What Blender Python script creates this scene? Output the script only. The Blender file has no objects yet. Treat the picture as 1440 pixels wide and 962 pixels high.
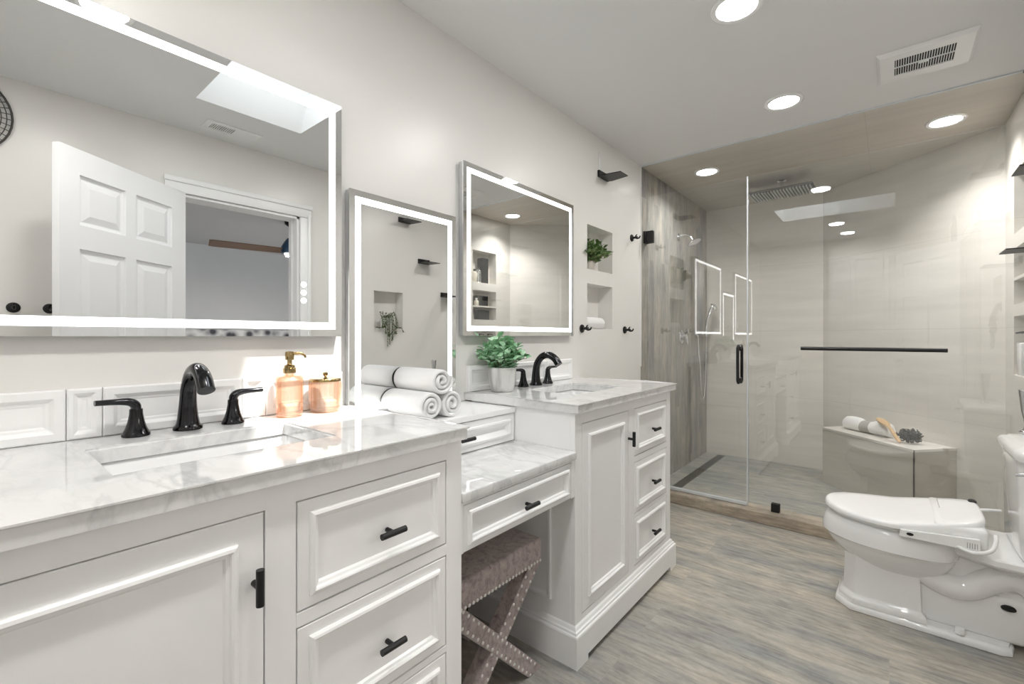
import bpy, bmesh, math, random
from mathutils import Vector, Matrix
random.seed(7)
PI = math.pi
SC = bpy.context.scene
COL = SC.collection

# ------------------------------------------------------------------ camera
CAM = Vector((1.405, 0.0, 1.17))
cd = bpy.data.cameras.new('camera')
cam = bpy.data.objects.new('camera', cd)
COL.objects.link(cam)
cam.location = CAM
cam.rotation_euler = (PI/2, 0, math.atan(530/640))
cd.sensor_width = 36
cd.lens = 36*640/1440
cd.shift_y = -8/1440
cd.clip_start = 0.02
SC.camera = cam

# ------------------------------------------------------------------ world, sun, exposure
w = bpy.data.worlds.new('sky'); SC.world = w
w.use_nodes = True
bg = w.node_tree.nodes['Background']
bg.inputs[0].default_value = (0.93, 0.97, 1.0, 1)
bg.inputs[1].default_value = 3.4
sd = bpy.data.lights.new('sun', 'SUN')
sd.energy = 3.2; sd.angle = math.radians(1.2); sd.color = (1, .97, .92)
sun = bpy.data.objects.new('sun', sd); COL.objects.link(sun)
sun.rotation_euler = Vector((-0.5, -0.2, -1)).to_track_quat('-Z', 'Y').to_euler()
sun.location = (2, 2, 4)
pd = bpy.data.lights.new('skylight_portal', 'AREA')
pd.shape = 'RECTANGLE'; pd.size = .69; pd.size_y = .55; pd.cycles.is_portal = True
po = bpy.data.objects.new('skylight_portal', pd); COL.objects.link(po)
po.location = (.87, 1.055, 2.79)
DOWNLIGHT_W = 2.6
SHOWER_W = 3.4
BAND = 1.6
vs = SC.view_settings
vs.view_transform = 'Standard'; vs.look = 'None'; vs.exposure = 1.4; vs.gamma = 1
vs.use_curve_mapping = False
SC.display_settings.display_device = 'sRGB'
SC.cycles.caustics_reflective = False
SC.cycles.caustics_refractive = False
SC.cycles.max_bounces = 14
SC.cycles.diffuse_bounces = 7
SC.cycles.glossy_bounces = 6
SC.cycles.transparent_max_bounces = 24
SC.cycles.sample_clamp_indirect = 6

# ------------------------------------------------------------------ materials
def nodes_of(name):
    m = bpy.data.materials.new(name); m.use_nodes = True
    nt = m.node_tree
    return m, nt, nt.nodes, nt.links, nt.nodes['Principled BSDF']

def plain(name, col, rough=.5, metal=0., bump=0., bscale=200., emit=None, estr=0., coat=0., spec=None, sheen=0.):
    m, nt, N, L, p = nodes_of(name)
    tc = N.new('ShaderNodeTexCoord'); nz = N.new('ShaderNodeTexNoise')
    nz.inputs['Scale'].default_value = bscale if bump else 6
    nz.inputs['Detail'].default_value = 4
    L.new(tc.outputs['Object'], nz.inputs['Vector'])
    mx = N.new('ShaderNodeMix'); mx.data_type = 'RGBA'
    mx.inputs[6].default_value = (*[c*.97 for c in col], 1)
    mx.inputs[7].default_value = (*[min(1, c*1.03) for c in col], 1)
    L.new(nz.outputs['Fac'], mx.inputs[0]); L.new(mx.outputs[2], p.inputs['Base Color'])
    p.inputs['Roughness'].default_value = rough
    p.inputs['Metallic'].default_value = metal
    if spec is not None: p.inputs['Specular IOR Level'].default_value = spec
    if coat:
        p.inputs['Coat Weight'].default_value = coat; p.inputs['Coat Roughness'].default_value = .08
    if sheen:
        p.inputs['Sheen Weight'].default_value = sheen; p.inputs['Sheen Roughness'].default_value = .4
    if bump:
        b = N.new('ShaderNodeBump'); b.inputs['Strength'].default_value = bump; b.inputs['Distance'].default_value = .002
        L.new(nz.outputs['Fac'], b.inputs['Height']); L.new(b.outputs[0], p.inputs['Normal'])
    if emit:
        p.inputs['Emission Color'].default_value = (*emit, 1); p.inputs['Emission Strength'].default_value = estr
    return m

def ramp(N, stops):
    r = N.new('ShaderNodeValToRGB'); e = r.color_ramp.elements
    while len(e) < len(stops): e.new(.5)
    for i, (p, c) in enumerate(stops):
        e[i].position = p; e[i].color = (*c, 1) if len(c) == 3 else c
    return r

def swizzle(N, L, order):
    """texture vector made of the object axes named in order, e.g. 'zyx'"""
    tc = N.new('ShaderNodeTexCoord'); s = N.new('ShaderNodeSeparateXYZ'); c = N.new('ShaderNodeCombineXYZ')
    L.new(tc.outputs['Object'], s.inputs[0])
    for i, a in enumerate(order): L.new(s.outputs['xyz'.index(a)], c.inputs[i])
    return c.outputs[0]

def wood_tile(name, order, cols, pw, ph, grout=(.36, .34, .31), rough=.38, off=(0, 0), grain=1.0):
    m, nt, N, L, p = nodes_of(name)
    v = swizzle(N, L, order)
    mp0 = N.new('ShaderNodeMapping'); mp0.inputs['Location'].default_value = (*off, 0); L.new(v, mp0.inputs[0])
    bk = N.new('ShaderNodeTexBrick')
    bk.offset = .37; bk.inputs['Scale'].default_value = 1
    bk.inputs['Brick Width'].default_value = pw; bk.inputs['Row Height'].default_value = ph
    bk.inputs['Mortar Size'].default_value = .0012; bk.inputs['Mortar Smooth'].default_value = .1
    bk.inputs['Color1'].default_value = (0, 0, 0, 1); bk.inputs['Color2'].default_value = (1, 1, 1, 1)
    L.new(mp0.outputs[0], bk.inputs['Vector'])
    # shift each plank's grain by its own random value
    sc = N.new('ShaderNodeVectorMath'); sc.operation = 'SCALE'; sc.inputs['Scale'].default_value = 9
    L.new(bk.outputs['Color'], sc.inputs[0])
    ad = N.new('ShaderNodeVectorMath'); L.new(mp0.outputs[0], ad.inputs[0]); L.new(sc.outputs[0], ad.inputs[1])
    mp = N.new('ShaderNodeMapping'); mp.inputs['Scale'].default_value = (7, 55*grain, 1); L.new(ad.outputs[0], mp.inputs[0])
    n1 = N.new('ShaderNodeTexNoise'); n1.inputs['Scale'].default_value = 1.0; n1.inputs['Detail'].default_value = 7; n1.inputs['Roughness'].default_value = .65
    L.new(mp.outputs[0], n1.inputs['Vector'])
    mp2 = N.new('ShaderNodeMapping'); mp2.inputs['Scale'].default_value = (1.8, 6.5, 1); L.new(ad.outputs[0], mp2.inputs[0])
    n2 = N.new('ShaderNodeTexNoise'); n2.inputs['Scale'].default_value = 1.2; n2.inputs['Detail'].default_value = 4
    L.new(mp2.outputs[0], n2.inputs['Vector'])
    r2 = ramp(N, [(.3, cols[0]), (.48, cols[1]), (.62, cols[2])]); L.new(n2.outputs['Fac'], r2.inputs[0])
    r1 = ramp(N, [(.3, (.55, .55, .55)), (.5, (1, 1, 1)), (.7, (1.25, 1.25, 1.25))]); L.new(n1.outputs['Fac'], r1.inputs[0])
    mu = N.new('ShaderNodeMix'); mu.data_type = 'RGBA'; mu.blend_type = 'MULTIPLY'; mu.inputs[0].default_value = .8
    L.new(r2.outputs[0], mu.inputs[6]); L.new(r1.outputs[0], mu.inputs[7])
    n3 = N.new('ShaderNodeTexNoise'); n3.inputs['Scale'].default_value = 26; n3.inputs['Detail'].default_value = 5; n3.inputs['Roughness'].default_value = .7
    mp3 = N.new('ShaderNodeMapping'); mp3.inputs['Scale'].default_value = (.45, 1, 1); L.new(ad.outputs[0], mp3.inputs[0]); L.new(mp3.outputs[0], n3.inputs['Vector'])
    r3 = ramp(N, [(.3, (.78, .78, .79)), (.5, (1, 1, 1)), (.7, (1.2, 1.19, 1.17))]); L.new(n3.outputs['Fac'], r3.inputs[0])
    m3 = N.new('ShaderNodeMix'); m3.data_type = 'RGBA'; m3.blend_type = 'MULTIPLY'; m3.inputs[0].default_value = 1
    L.new(mu.outputs[2], m3.inputs[6]); L.new(r3.outputs[0], m3.inputs[7])
    g = N.new('ShaderNodeMix'); g.data_type = 'RGBA'; g.inputs[7].default_value = (*grout, 1)
    L.new(bk.outputs['Fac'], g.inputs[0]); L.new(m3.outputs[2], g.inputs[6]); L.new(g.outputs[2], p.inputs['Base Color'])
    p.inputs['Roughness'].default_value = rough
    b = N.new('ShaderNodeBump'); b.inputs['Strength'].default_value = .15; b.inputs['Distance'].default_value = .002
    L.new(n1.outputs['Fac'], b.inputs['Height']); L.new(b.outputs[0], p.inputs['Normal'])
    return m

def stone_tile(name, order, pw, ph, col, rough=.22, off=(0, 0), offset=0.):
    m, nt, N, L, p = nodes_of(name)
    v = swizzle(N, L, order)
    mp0 = N.new('ShaderNodeMapping'); mp0.inputs['Location'].default_value = (*off, 0); L.new(v, mp0.inputs[0])
    bk = N.new('ShaderNodeTexBrick'); bk.offset = offset; bk.inputs['Scale'].default_value = 1
    bk.inputs['Brick Width'].default_value = pw; bk.inputs['Row Height'].default_value = ph
    bk.inputs['Mortar Size'].default_value = .001
    L.new(mp0.outputs[0], bk.inputs['Vector'])
    mp = N.new('ShaderNodeMapping'); mp.inputs['Scale'].default_value = (.9, 7, 1); L.new(mp0.outputs[0], mp.inputs[0])
    n = N.new('ShaderNodeTexNoise'); n.inputs['Scale'].default_value = 2; n.inputs['Detail'].default_value = 6
    L.new(mp.outputs[0], n.inputs['Vector'])
    r = ramp(N, [(.3, [c*.92 for c in col]), (.7, [c*1.04 for c in col])]); L.new(n.outputs['Fac'], r.inputs[0])
    g = N.new('ShaderNodeMix'); g.data_type = 'RGBA'; g.inputs[7].default_value = (*[c*.72 for c in col], 1)
    L.new(bk.outputs['Fac'], g.inputs[0]); L.new(r.outputs[0], g.inputs[6]); L.new(g.outputs[2], p.inputs['Base Color'])
    p.inputs['Roughness'].default_value = rough
    return m

def marble(name):
    m, nt, N, L, p = nodes_of(name)
    tc = N.new('ShaderNodeTexCoord')
    mp = N.new('ShaderNodeMapping'); mp.inputs['Rotation'].default_value = (.3, .2, .6); mp.inputs['Scale'].default_value = (1, 2.2, 1.4)
    L.new(tc.outputs['Object'], mp.inputs[0])
    def veins(scale, width, rough_):
        n = N.new('ShaderNodeTexNoise'); n.inputs['Scale'].default_value = scale; n.inputs['Detail'].default_value = 7
        n.inputs['Roughness'].default_value = rough_; n.inputs['Distortion'].default_value = .7
        L.new(mp.outputs[0], n.inputs['Vector'])
        s = N.new('ShaderNodeMath'); s.operation = 'SUBTRACT'; s.inputs[1].default_value = .5; L.new(n.outputs['Fac'], s.inputs[0])
        a = N.new('ShaderNodeMath'); a.operation = 'ABSOLUTE'; L.new(s.outputs[0], a.inputs[0])
        r = ramp(N, [(0, (1, 1, 1)), (width, (0, 0, 0))]); L.new(a.outputs[0], r.inputs[0]); return r.outputs[0]
    v1 = veins(2.3, .035, .55); v2 = veins(6.5, .05, .6)
    cl = N.new('ShaderNodeTexNoise'); cl.inputs['Scale'].default_value = 3.2; cl.inputs['Detail'].default_value = 5; L.new(mp.outputs[0], cl.inputs['Vector'])
    rc = ramp(N, [(.3, (.70, .70, .70)), (.62, (.78, .78, .775))]); L.new(cl.outputs['Fac'], rc.inputs[0])
    msk = N.new('ShaderNodeMath'); msk.operation = 'MULTIPLY'; L.new(v1, msk.inputs[0]); L.new(cl.outputs['Fac'], msk.inputs[1])
    a = N.new('ShaderNodeMix'); a.data_type = 'RGBA'; a.inputs[7].default_value = (.52, .52, .53, 1); L.new(rc.outputs[0], a.inputs[6]); L.new(msk.outputs[0], a.inputs[0])
    k = N.new('ShaderNodeMath'); k.operation = 'MULTIPLY'; k.inputs[1].default_value = .16; L.new(v2, k.inputs[0])
    b = N.new('ShaderNodeMix'); b.data_type = 'RGBA'; b.inputs[7].default_value = (.5, .5, .5, 1); L.new(a.outputs[2], b.inputs[6]); L.new(k.outputs[0], b.inputs[0])
    L.new(b.outputs[2], p.inputs['Base Color'])
    p.inputs['Roughness'].default_value = .025
    return m

def thin_glass(name, tint, f0=.05, rough=0.):
    m = bpy.data.materials.new(name); m.use_nodes = True
    nt = m.node_tree; N = nt.nodes; L = nt.links; N.clear()
    out = N.new('ShaderNodeOutputMaterial'); tr = N.new('ShaderNodeBsdfTransparent'); gl = N.new('ShaderNodeBsdfGlossy')
    tr.inputs[0].default_value = (*tint, 1); gl.inputs['Roughness'].default_value = rough; gl.inputs[0].default_value = (1, 1, 1, 1)
    ge = N.new('ShaderNodeNewGeometry'); d = N.new('ShaderNodeVectorMath'); d.operation = 'DOT_PRODUCT'
    L.new(ge.outputs['Incoming'], d.inputs[0]); L.new(ge.outputs['Normal'], d.inputs[1])
    ab = N.new('ShaderNodeMath'); ab.operation = 'ABSOLUTE'; L.new(d.outputs['Value'], ab.inputs[0])
    om = N.new('ShaderNodeMath'); om.operation = 'SUBTRACT'; om.inputs[0].default_value = 1; L.new(ab.outputs[0], om.inputs[1])
    pw = N.new('ShaderNodeMath'); pw.operation = 'POWER'; pw.inputs[1].default_value = 5; L.new(om.outputs[0], pw.inputs[0])
    ma = N.new('ShaderNodeMath'); ma.operation = 'MULTIPLY_ADD'; ma.inputs[1].default_value = 1-f0; ma.inputs[2].default_value = f0
    L.new(pw.outputs[0], ma.inputs[0])
    mx = N.new('ShaderNodeMixShader'); L.new(ma.outputs[0], mx.inputs[0]); L.new(tr.outputs[0], mx.inputs[1]); L.new(gl.outputs[0], mx.inputs[2])
    L.new(mx.outputs[0], out.inputs[0])
    return m

def tinted_glass(name, col, body=.45):
    """coloured pressed glass: partly see-through, partly scattering, glossy skin"""
    m = thin_glass(name, col, .06, .03)
    nt = m.node_tree; N = nt.nodes; L = nt.links
    mx0 = [n for n in N if n.type == 'MIX_SHADER'][0]
    tl = N.new('ShaderNodeBsdfTranslucent'); tl.inputs[0].default_value = (*[min(1, c*1.05) for c in col], 1)
    df = N.new('ShaderNodeBsdfDiffuse'); df.inputs[0].default_value = (*col, 1)
    a = N.new('ShaderNodeMixShader'); a.inputs[0].default_value = .4; L.new(tl.outputs[0], a.inputs[1]); L.new(df.outputs[0], a.inputs[2])
    tr = [n for n in N if n.type == 'BSDF_TRANSPARENT'][0]
    lw = N.new('ShaderNodeLayerWeight'); lw.inputs['Blend'].default_value = .45
    tm = N.new('ShaderNodeMix'); tm.data_type = 'RGBA'; tm.inputs[6].default_value = (*[c**.3 for c in col], 1); tm.inputs[7].default_value = (*[c**2.2 for c in col], 1)
    L.new(lw.outputs['Facing'], tm.inputs[0])
    b = N.new('ShaderNodeMixShader'); b.inputs[0].default_value = body; L.new(tr.outputs[0], b.inputs[1]); L.new(a.outputs[0], b.inputs[2])
    L.new(tm.outputs[2], tr.inputs[0]); L.new(b.outputs[0], mx0.inputs[1])
    return m

def mirror_mat(name):
    m, nt, N, L, p = nodes_of(name)
    p.inputs['Base Color'].default_value = (.86, .87, .865, 1); p.inputs['Metallic'].default_value = 1; p.inputs['Roughness'].default_value = 0.0
    return m

def emitter(name, col, s):
    m, nt, N, L, p = nodes_of(name)
    p.inputs['Base Color'].default_value = (.9, .9, .9, 1)
    p.inputs['Emission Color'].default_value = (*col, 1); p.inputs['Emission Strength'].default_value = s
    return m

def velvet(name):
    m, nt, N, L, p = nodes_of(name)
    tc = N.new('ShaderNodeTexCoord')
    mp = N.new('ShaderNodeMapping'); mp.inputs['Scale'].default_value = (1, 1, .8); L.new(tc.outputs['Object'], mp.inputs[0])
    n = N.new('ShaderNodeTexNoise'); n.inputs['Scale'].default_value = 55; n.inputs['Detail'].default_value = 6; n.inputs['Roughness'].default_value = .7
    n.inputs['Distortion'].default_value = .6
    L.new(mp.outputs[0], n.inputs['Vector'])
    r = ramp(N, [(.3, (.21, .165, .16)), (.52, (.43, .36, .345)), (.75, (.56, .48, .46))]); L.new(n.outputs['Fac'], r.inputs[0])
    L.new(r.outputs[0], p.inputs['Base Color']); p.inputs['Roughness'].default_value = .75
    p.inputs['Sheen Weight'].default_value = .6; p.inputs['Sheen Roughness'].default_value = .35
    b = N.new('ShaderNodeBump'); b.inputs['Strength'].default_value = .3; b.inputs['Distance'].default_value = .003
    L.new(n.outputs['Fac'], b.inputs['Height']); L.new(b.outputs[0], p.inputs['Normal'])
    return m

def leafy(name, c0, c1, c2, scale=60):
    m, nt, N, L, p = nodes_of(name)
    tc = N.new('ShaderNodeTexCoord'); n = N.new('ShaderNodeTexNoise'); n.inputs['Scale'].default_value = scale; n.inputs['Detail'].default_value = 2
    L.new(tc.outputs['Object'], n.inputs['Vector'])
    r = ramp(N, [(.32, c0), (.5, c1), (.68, c2)]); L.new(n.outputs['Fac'], r.inputs[0]); L.new(r.outputs[0], p.inputs['Base Color'])
    p.inputs['Roughness'].default_value = .5
    return m

def glazed_pot(name):
    m, nt, N, L, p = nodes_of(name)
    tc = N.new('ShaderNodeTexCoord'); mp = N.new('ShaderNodeMapping'); mp.inputs['Scale'].default_value = (30, 30, 4); L.new(tc.outputs['Object'], mp.inputs[0])
    n = N.new('ShaderNodeTexNoise'); n.inputs['Scale'].default_value = 1; n.inputs['Detail'].default_value = 5; L.new(mp.outputs[0], n.inputs['Vector'])
    r = ramp(N, [(.35, (.45, .44, .43)), (.6, (.72, .71, .70))]); L.new(n.outputs['Fac'], r.inputs[0]); L.new(r.outputs[0], p.inputs['Base Color'])
    p.inputs['Roughness'].default_value = .35
    return m

M = dict(
    wall=plain('wall_paint', (.77, .755, .73), .32, bump=.06, bscale=400),
    ceil=plain('ceiling_paint', (.78, .78, .78), .6, bump=.04, bscale=300),
    white=plain('white_cabinet_paint', (.89, .89, .89), .3),
    trim=plain('white_trim_paint', (.84, .84, .84), .35),
    door=plain('white_door_paint', (.83, .83, .84), .35),
    floor=wood_tile('floor_wood_tile', 'xyz', [(.265, .27, .265), (.36, .345, .31), (.445, .41, .35)], 1.2, .2, off=(.55, .06)),
    sfloor=wood_tile('shower_floor_tile', 'xyz', [(.20, .215, .21), (.29, .295, .275), (.36, .345, .305)], .9, .2, off=(.2, .1)),
    curb=wood_tile('curb_wood_tile', 'xzy', [(.36, .31, .25), (.42, .355, .28), (.45, .39, .31)], 1.2, .3, off=(.3, .1)),
    stilew=wood_tile('shower_wall_wood_tile', 'zyx', [(.165, .165, .155), (.265, .26, .24), (.36, .33, .285)], 1.2, .15, off=(.2, .02), grain=1.6),
    tile=stone_tile('beige_wall_tile', 'xzy', 1.2, .6, (.73, .70, .655), .3, off=(.23, -.02)),
    tiley=stone_tile('beige_side_tile', 'yzx', 1.2, .6, (.73, .70, .655), .3, off=(0, -.02)),
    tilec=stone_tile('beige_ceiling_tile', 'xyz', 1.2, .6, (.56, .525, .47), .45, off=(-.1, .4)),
    bench=stone_tile('beige_bench_tile', 'xzy', 3.2, 2.2, (.58, .55, .49), .16, off=(.7, .3)),
    marble=marble('white_marble'),
    porc=plain('white_porcelain', (.84, .84, .84), .08, coat=.5),
    plast=plain('white_plastic', (.86, .86, .86), .2),
    black=plain('matte_black_metal', (.012, .012, .013), .38, metal=.3),
    bronze=plain('dark_bronze_metal', (.045, .045, .048), .16, metal=1.),
    chrome=plain('chrome', (.75, .76, .78), .08, metal=1.),
    steel=plain('brushed_dark_steel', (.12, .115, .11), .4, metal=.7),
    gold=plain('antique_gold_metal', (.40, .29, .14), .18, metal=1.),
    mirror=mirror_mat('mirror_silver'),
    alu=plain('brushed_aluminium', (.66, .67, .68), .3, metal=.8),
    band=emitter('mirror_light_band', (1, 1, .99), BAND),
    button=emitter('touch_button_light', (1, 1, 1), 1.6),
    lamp=emitter('downlight_diffuser', (1, .98, .95), 6.0),
    glass=thin_glass('shower_glass', (.978, .984, .980), .085),
    edge=plain('glass_edge_seal', (.66, .69, .72), .25),
    skyglass=thin_glass('skylight_glass', (.97, .98, .98), .05),
    amber=tinted_glass('amber_ribbed_glass', (.95, .79, .66), .10),
    towel=plain('white_terry', (.88, .88, .88), .95, bump=.9, bscale=700, sheen=.3),
    velvet=velvet('mauve_velvet'),
    nail=plain('nickel_nailhead', (.85, .83, .80), .35, metal=.6),
    dark=plain('dark_void_shade', (.02, .02, .02), .8),  # near-black colour standing in for shade in gaps and behind slats
    leafg=leafy('grey_green_leaf', (.20, .42, .22), (.36, .60, .38), (.56, .76, .57), 45),
    leafd=leafy('dark_green_leaf', (.05, .12, .03), (.14, .25, .08), (.32, .42, .17), 45),
    pearl=leafy('trailing_green_leaf', (.04, .08, .02), (.08, .13, .04), (.14, .18, .07), 80),
    stem=plain('plant_stem', (.14, .12, .06), .7),
    pot=glazed_pot('glazed_white_pot'),
    potc=plain('cream_pot', (.62, .58, .52), .6, bump=.3, bscale=150),
    soil=plain('soil', (.05, .035, .025), .95, bump=.8, bscale=200),
    wood=plain('pale_beech', (.62, .43, .24), .5),
    fanwood=plain('brown_fan_blade', (.14, .08, .05), .45),
    fanblue=plain('blue_fan_motor', (.035, .08, .15), .35, metal=.4),
    loofah=plain('charcoal_mesh', (.10, .10, .095), .9),
    grey=plain('grey_cloth', (.40, .39, .37), .9, bump=.5, bscale=400),
    bedroom=plain('bedroom_paint', (.52, .52, .53), .7),
    cream=plain('cream_label_bottle', (.66, .62, .52), .35),
)

def quilt(name):
    m, nt, N, L, p = nodes_of(name)
    tc = N.new('ShaderNodeTexCoord'); wv = N.new('ShaderNodeTexVoronoi'); wv.inputs['Scale'].default_value = 7
    L.new(tc.outputs['Object'], wv.inputs['Vector'])
    r = ramp(N, [(.2, (.06, .06, .07)), (.45, (.45, .45, .46)), (.7, (.68, .68, .68))]); L.new(wv.outputs['Distance'], r.inputs[0])
    L.new(r.outputs[0], p.inputs['Base Color']); p.inputs['Roughness'].default_value = .9
    return m
M['quilt'] = quilt('patterned_quilt')

# ------------------------------------------------------------------ mesh helpers
def tag(o, label=None, cat=None, group=None, kind=None):
    if label: o['label'] = label
    if cat: o['category'] = cat
    if group: o['group'] = group
    if kind: o['kind'] = kind
    return o

def world_loc(o):
    v = Vector((0, 0, 0))
    while o is not None:
        v += o.location; o = o.parent
    return v

def mk(name, bm, mat, parent=None, smooth=None, label=None, xf=None, origin=None):
    """link a bmesh built in world coordinates as one mesh object"""
    if xf is not None: bm.transform(xf)
    off = world_loc(parent) if parent is not None else (Vector(origin) if origin is not None else Vector((0, 0, 0)))
    bmesh.ops.translate(bm, verts=bm.verts, vec=-off)
    bmesh.ops.recalc_face_normals(bm, faces=bm.faces)
    me = bpy.data.meshes.new(name); bm.to_mesh(me); bm.free()
    me.materials.append(M[mat] if isinstance(mat, str) else mat)
    if smooth is not None:
        for p in me.polygons: p.use_smooth = True
        me.set_sharp_from_angle(angle=math.radians(smooth))
    o = bpy.data.objects.new(name, me); COL.objects.link(o)
    if parent is not None: o.parent = parent
    elif origin is not None: o.location = origin
    if label: o['label'] = label
    return o

def thing(name, label, cat, loc, group=None, kind=None):
    o = bpy.data.objects.new(name, None); COL.objects.link(o)
    o.location = loc; o.empty_display_size = .05
    if kind: o['kind'] = kind
    return tag(o, label, cat, group)

def struct(name, bm, mat, smooth=None, label=None):
    o = mk(name, bm, mat, smooth=smooth); o['kind'] = 'structure'
    if label: o['label'] = label
    return o

def nb(): return bmesh.new()

def box(bm, x0, x1, y0, y1, z0, z1, bev=0., seg=2):
    r = bmesh.ops.create_cube(bm, size=1)
    vs_ = r['verts']
    bmesh.ops.scale(bm, vec=(x1-x0, y1-y0, z1-z0), verts=vs_)
    bmesh.ops.translate(bm, vec=((x0+x1)/2, (y0+y1)/2, (z0+z1)/2), verts=vs_)
    if bev:
        es = list({e for v in vs_ for e in v.link_edges})
        bmesh.ops.bevel(bm, geom=es, offset=bev, segments=seg, affect='EDGES', profile=.5)
    return bm

def ringloft(bm, rings, cap0=True, cap1=True, closed=True):
    R = [[bm.verts.new(p) for p in r] for r in rings]
    n = len(R[0])
    for a, b in zip(R[:-1], R[1:]):
        for i in range(n if closed else n-1):
            j = (i+1) % n
            bm.faces.new((a[i], a[j], b[j], b[i]))
    if cap0: bm.faces.new(R[0][::-1])
    if cap1: bm.faces.new(R[-1])
    return R

def lathe(bm, prof, center=(0, 0, 0), n=32, axis='Z', ribs=0, ribamp=0., ribz=None):
    """revolve (r, h) pairs; r=0 closes the end"""
    c = Vector(center)
    def P(r, h, a):
        if ribs and (ribz is None or ribz[0] <= h <= ribz[1]): r = r*(1+ribamp*(.5-abs(math.sin(a*ribs/2))))
        x, y = r*math.cos(a), r*math.sin(a)
        return c + {'Z': Vector((x, y, h)), 'X': Vector((h, x, y)), 'Y': Vector((x, h, y))}[axis]
    prev = None
    for r, h in prof:
        if r <= 1e-6: cur = [bm.verts.new(P(0, h, 0))]
        else: cur = [bm.verts.new(P(r, h, 2*PI*i/n)) for i in range(n)]
        if prev is not None:
            for i in range(n):
                j = (i+1) % n
                if len(prev) == 1 and len(cur) == 1: break
                if len(prev) == 1: bm.faces.new((prev[0], cur[j], cur[i]))
                elif len(cur) == 1: bm.faces.new((prev[i], prev[j], cur[0]))
                else: bm.faces.new((prev[i], prev[j], cur[j], cur[i]))
        prev = cur
    return bm

def catmull(pts, k=6):
    P = [Vector(p) for p in pts]
    if len(P) < 3: return P
    P = [2*P[0]-P[1]] + P + [2*P[-1]-P[-2]]
    out = []
    for i in range(1, len(P)-2):
        for s in range(k):
            t = s/k
            a, b, c, d = P[i-1], P[i], P[i+1], P[i+2]
            out.append(.5*((2*b)+(c-a)*t+(2*a-5*b+4*c-d)*t*t+(3*b-a-3*c+d)*t**3))
    out.append(P[-2]); return out

def tube(bm, pts, rad, n=12, smooth=True, k=6, flat=1.0, up=None):
    """sweep a circle along pts; rad a number or one radius per point; flat squashes across 'up'"""
    if isinstance(rad, (int, float)): rad = [rad]*len(pts)
    if smooth and len(pts) > 2:
        R3 = catmull([(r, 0, 0) for r in rad], k); rr = [max(1e-4, v.x) for v in R3]; P = catmull(pts, k)
    else: P = [Vector(p) for p in pts]; rr = list(rad)
    rings = []
    T0 = (P[1]-P[0]).normalized()
    N_ = Vector(up) if up is not None else (Vector((0, 0, 1)) if abs(T0.z) < .9 else Vector((1, 0, 0)))
    for i, p in enumerate(P):
        T = (P[min(i+1, len(P)-1)]-P[max(i-1, 0)]).normalized()
        N_ = (N_ - T*N_.dot(T)).normalized(); B = T.cross(N_)
        rings.append([p + rr[i]*(flat*math.cos(2*PI*j/n)*N_ + math.sin(2*PI*j/n)*B) for j in range(n)])
    ringloft(bm, rings)
    return bm

def sphere(bm, c, r, n=12, sc=(1, 1, 1)):
    m = Matrix.Translation(Vector(c)) @ Matrix.Diagonal((*sc, 1))
    bmesh.ops.create_uvsphere(bm, u_segments=n, v_segments=max(6, n//2+1), radius=r, matrix=m); return bm

def prism(bm, outline, z0, z1, inset=None):
    ringloft(bm, [[(x, y, z0) for x, y in outline], [(x, y, z1) for x, y in outline]]); return bm

def offset_poly(poly, d):
    """shrink a convex counter-clockwise outline by d"""
    n = len(poly); out = []
    for i in range(n):
        p0, p1, p2 = Vector(poly[i-1]), Vector(poly[i]), Vector(poly[(i+1) % n])
        e1 = (p1-p0).normalized(); e2 = (p2-p1).normalized()
        n1 = Vector((-e1.y, e1.x)); n2 = Vector((-e2.y, e2.x)); b = n1+n2
        out.append(tuple(p1 + b*(d/(max(.2, b.dot(n1))))))
    return out

def rects(bm, prof, u0, u1, v0, v1, f, cap0=True, cap1=True):
    """concentric rectangles: prof = (inset, height) pairs, f(u, v, h) -> point"""
    rings = []
    for d, h in prof:
        rings.append([f(u0+d, v0+d, h), f(u1-d, v0+d, h), f(u1-d, v1-d, h), f(u0+d, v1-d, h)])
    ringloft(bm, rings, cap0, cap1); return bm

FX = lambda x: (lambda u, v, h: (x+h, u, v))      # faces +x, u = y
FXN = lambda x: (lambda u, v, h: (x-h, u, v))     # faces -x
FY = lambda y: (lambda u, v, h: (u, y-h, v))      # faces -y, u = x
FYP = lambda y: (lambda u, v, h: (u, y+h, v))     # faces +y
def MOLD(wd): return [(0, -.018), (0, -.0015), (.0015, 0), (wd, 0), (wd, .004), (wd+.003, .0075), (wd+.008, .009), (wd+.011, .007), (wd+.013, .002), (wd+.018, .0), (wd+.021, -.005)]

def gridwall(bm, us, vs_, holes, put):
    """cells of a wall; put(u0,u1,v0,v1,hole or None) adds each"""
    us = sorted(set(us)); vs_ = sorted(set(vs_))
    for a, b in zip(us[:-1], us[1:]):
        for c, d in zip(vs_[:-1], vs_[1:]):
            h = next((h for h in holes if h[0] <= (a+b)/2 <= h[1] and h[2] <= (c+d)/2 <= h[3]), None)
            put(a, b, c, d, h)

# ------------------------------------------------------------------ room shell
RX = 1.935; ZC = 2.42; YS = 3.178; YB = 4.75; YR = -.75
AX, AY = .968, 4.75          # angled shower wall from here ...
BX, BY = RX, 3.924           # ... to here

bm = nb(); box(bm, -.14, RX+.13, YR-.12, YS+.03, -.1, 0); struct('floor', bm, 'floor')
bm = nb(); box(bm, -.14, RX+.13, YS+.03, YB+.1, -.1, .012); struct('floor_shower', bm, 'sfloor')
bm = nb(); box(bm, 0, RX, YS, 3.325, 0, .07, .004); struct('trim_1', bm, 'curb', label='low wood-look tiled shower curb')

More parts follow.
